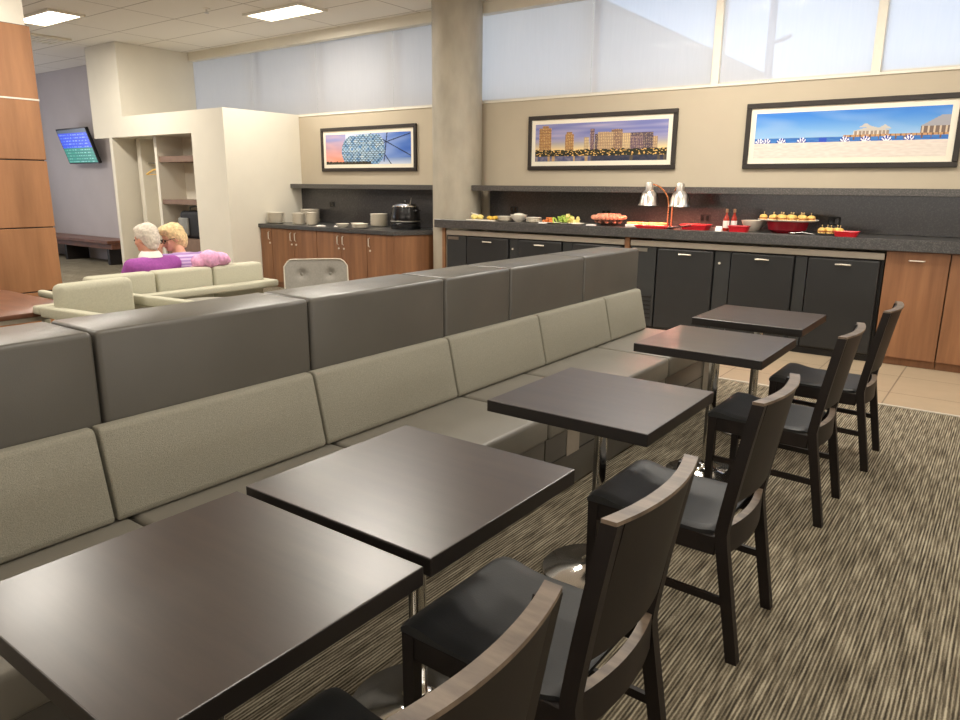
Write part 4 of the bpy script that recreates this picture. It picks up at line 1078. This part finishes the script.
# ------------------------------------------------------------------ far end: screen, wall bench, coat niche contents
def tv():
    t = thing('wall_screen', 'tilted wall screen showing blue and green departure rows', 'screen', (-14.42, 6.35, 2.22))
    t.rotation_euler = (R(17), 0, 0)
    w, h = 1.19, .68
    obj('housing', MB().box(-w/2, w/2, -.02, .045, -h/2, h/2, .008, 2), M['blackgloss'], t, smooth=False)
    rnd = random.Random(3); rows = [[rnd.random() for _ in range(60)] for _ in range(24)]
    def scr(u, v):
        if v > .91: return (60, 70, 84)
        base = (36, 74, 214) if v > .46 else (44, 128, 112)
        k = int(v*22)
        if k % 2: return mixc(base, (30, 46, 140) if v > .46 else (30, 92, 88), .5)
        if rows[k % 24][int(u*59)] > .6 and .05 < u < .9 and (v*22) % 1 > .35: return mixc(base, (220, 230, 240), .45)
        return base
    colour_sheet('screen', w-.05, h-.05, 60, 66, scr, M['screen'], t, -.0215)
    obj('bracket', MB().box(-.1, .1, .045, .2, -.06, .06), M['black'], t, smooth=False)
tv()
def wall_bench():
    t = thing('wall_bench', 'long brown wooden bench below the wall screen', 'bench', (-14.45, 6.1, 0))
    obj('seat', MB().box(-2.3, 1.35, -.05, .49, .40, .46, .006, 1), M['tabletan'], t, smooth=False)
    obj('apron', MB().box(-2.3, 1.35, .02, .48, .30, .398), M['tabletan'], t, smooth=False)
    for x in (-2.2, -.5, 1.2): obj('leg', MB().box(x-.04, x+.04, .02, .46, 0, .30), M['edge'], t, smooth=False)
wall_bench()
def niche():
    one('hanging_rod', MB().tube([(-11.49, 6.1, 1.86), (-10.845, 6.1, 1.86)], .014, 10), M['steel'], (0,0,0), 'steel clothes rod inside the coat niche', 'rod')
    h = thing('coat_hanger', 'wooden coat hanger on the rod in the coat niche', 'hanger', (-11.2, 6.1, 1.86), R(40))
    obj('shoulder_bar', MB().tube([(-.21, 0, -.19), (-.1, 0, -.12), (0, 0, -.09), (.1, 0, -.12), (.21, 0, -.19)], .014, 10), M['bun'], h)
    obj('trouser_bar', MB().tube([(-.2, 0, -.19), (.2, 0, -.19)], .007, 8), M['bun'], h)
    obj('hook', MB().tube([(0, 0, -.09), (0, 0, -.03), (.025, 0, -.01), (.02, 0, .02), (0, 0, .0225), (-.018, 0, .018)], .004, 8), M['steel'], h)
    g = thing('travel_bag', 'black and grey travel bag on the niche ledge', 'bag', (-10.12, 6.07, .66))
    b = MB().box(-.30, .42, -.16, .17, 0, .44, .07, 4); obj('bag_body', b, M['bag'], g)
    obj('front_pocket', MB().box(-.27, .0, -.20, -.155, .05, .33, .03, 3), M['baggrey'], g)['label'] = 'grey front pocket'
    obj('handle', MB().tube([(-.2, 0, .43), (-.17, -.02, .49), (.0, -.03, .51), (.16, -.02, .49), (.2, 0, .43)], .012, 8), M['baggrey'], g)
niche()

# ------------------------------------------------------------------ world, camera
w = bpy.data.worlds.new('sky'); bpy.context.scene.world = w; w.use_nodes = True
nt = w.node_tree; bg = nt.nodes['Background']
sk = nt.nodes.new('ShaderNodeTexSky'); sk.sky_type = 'NISHITA'; sk.sun_elevation = R(38); sk.sun_rotation = R(200); sk.sun_disc = False
mx = nt.nodes.new('ShaderNodeMix'); mx.data_type = 'RGBA'; mx.inputs['Factor'].default_value = .94
mx.inputs[7].default_value = (.82, .87, 1.0, 1)
nt.links.new(sk.outputs['Color'], mx.inputs[6]); nt.links.new(mx.outputs[2], bg.inputs['Color']); bg.inputs['Strength'].default_value = 1.45
sun = bpy.data.lights.new('sun', 'SUN'); sun.energy = 1.2; sun.angle = .02; sun.color = (1, .93, .82)
so = bpy.data.objects.new('sun', sun); C.objects.link(so); so.rotation_euler = (R(52), 0, R(-35))

yaw, pit, rol, fpx = 0.632420, -0.237437, 0.007954, 721.8977
f = Vector((-math.sin(yaw)*math.cos(pit), math.cos(yaw)*math.cos(pit), math.sin(pit)))
r = Vector((math.cos(yaw), math.sin(yaw), 0)); u = r.cross(f)
r2 = r*math.cos(rol)+u*math.sin(rol); u2 = -r*math.sin(rol)+u*math.cos(rol)
cd = bpy.data.cameras.new('camera'); co = bpy.data.objects.new('camera', cd); C.objects.link(co)
mw = Matrix.Identity(4)
for i in range(3): mw[i][0] = r2[i]; mw[i][1] = u2[i]; mw[i][2] = -f[i]
mw.translation = Vector((.624895, -.827935, 1.535133)); co.matrix_world = mw
cd.sensor_width = 36; cd.lens = fpx*36/960; cd.clip_start = .02
sc = bpy.context.scene; sc.camera = co
sc.view_settings.view_transform = 'Standard'; sc.view_settings.look = 'None'; sc.view_settings.exposure = 0.
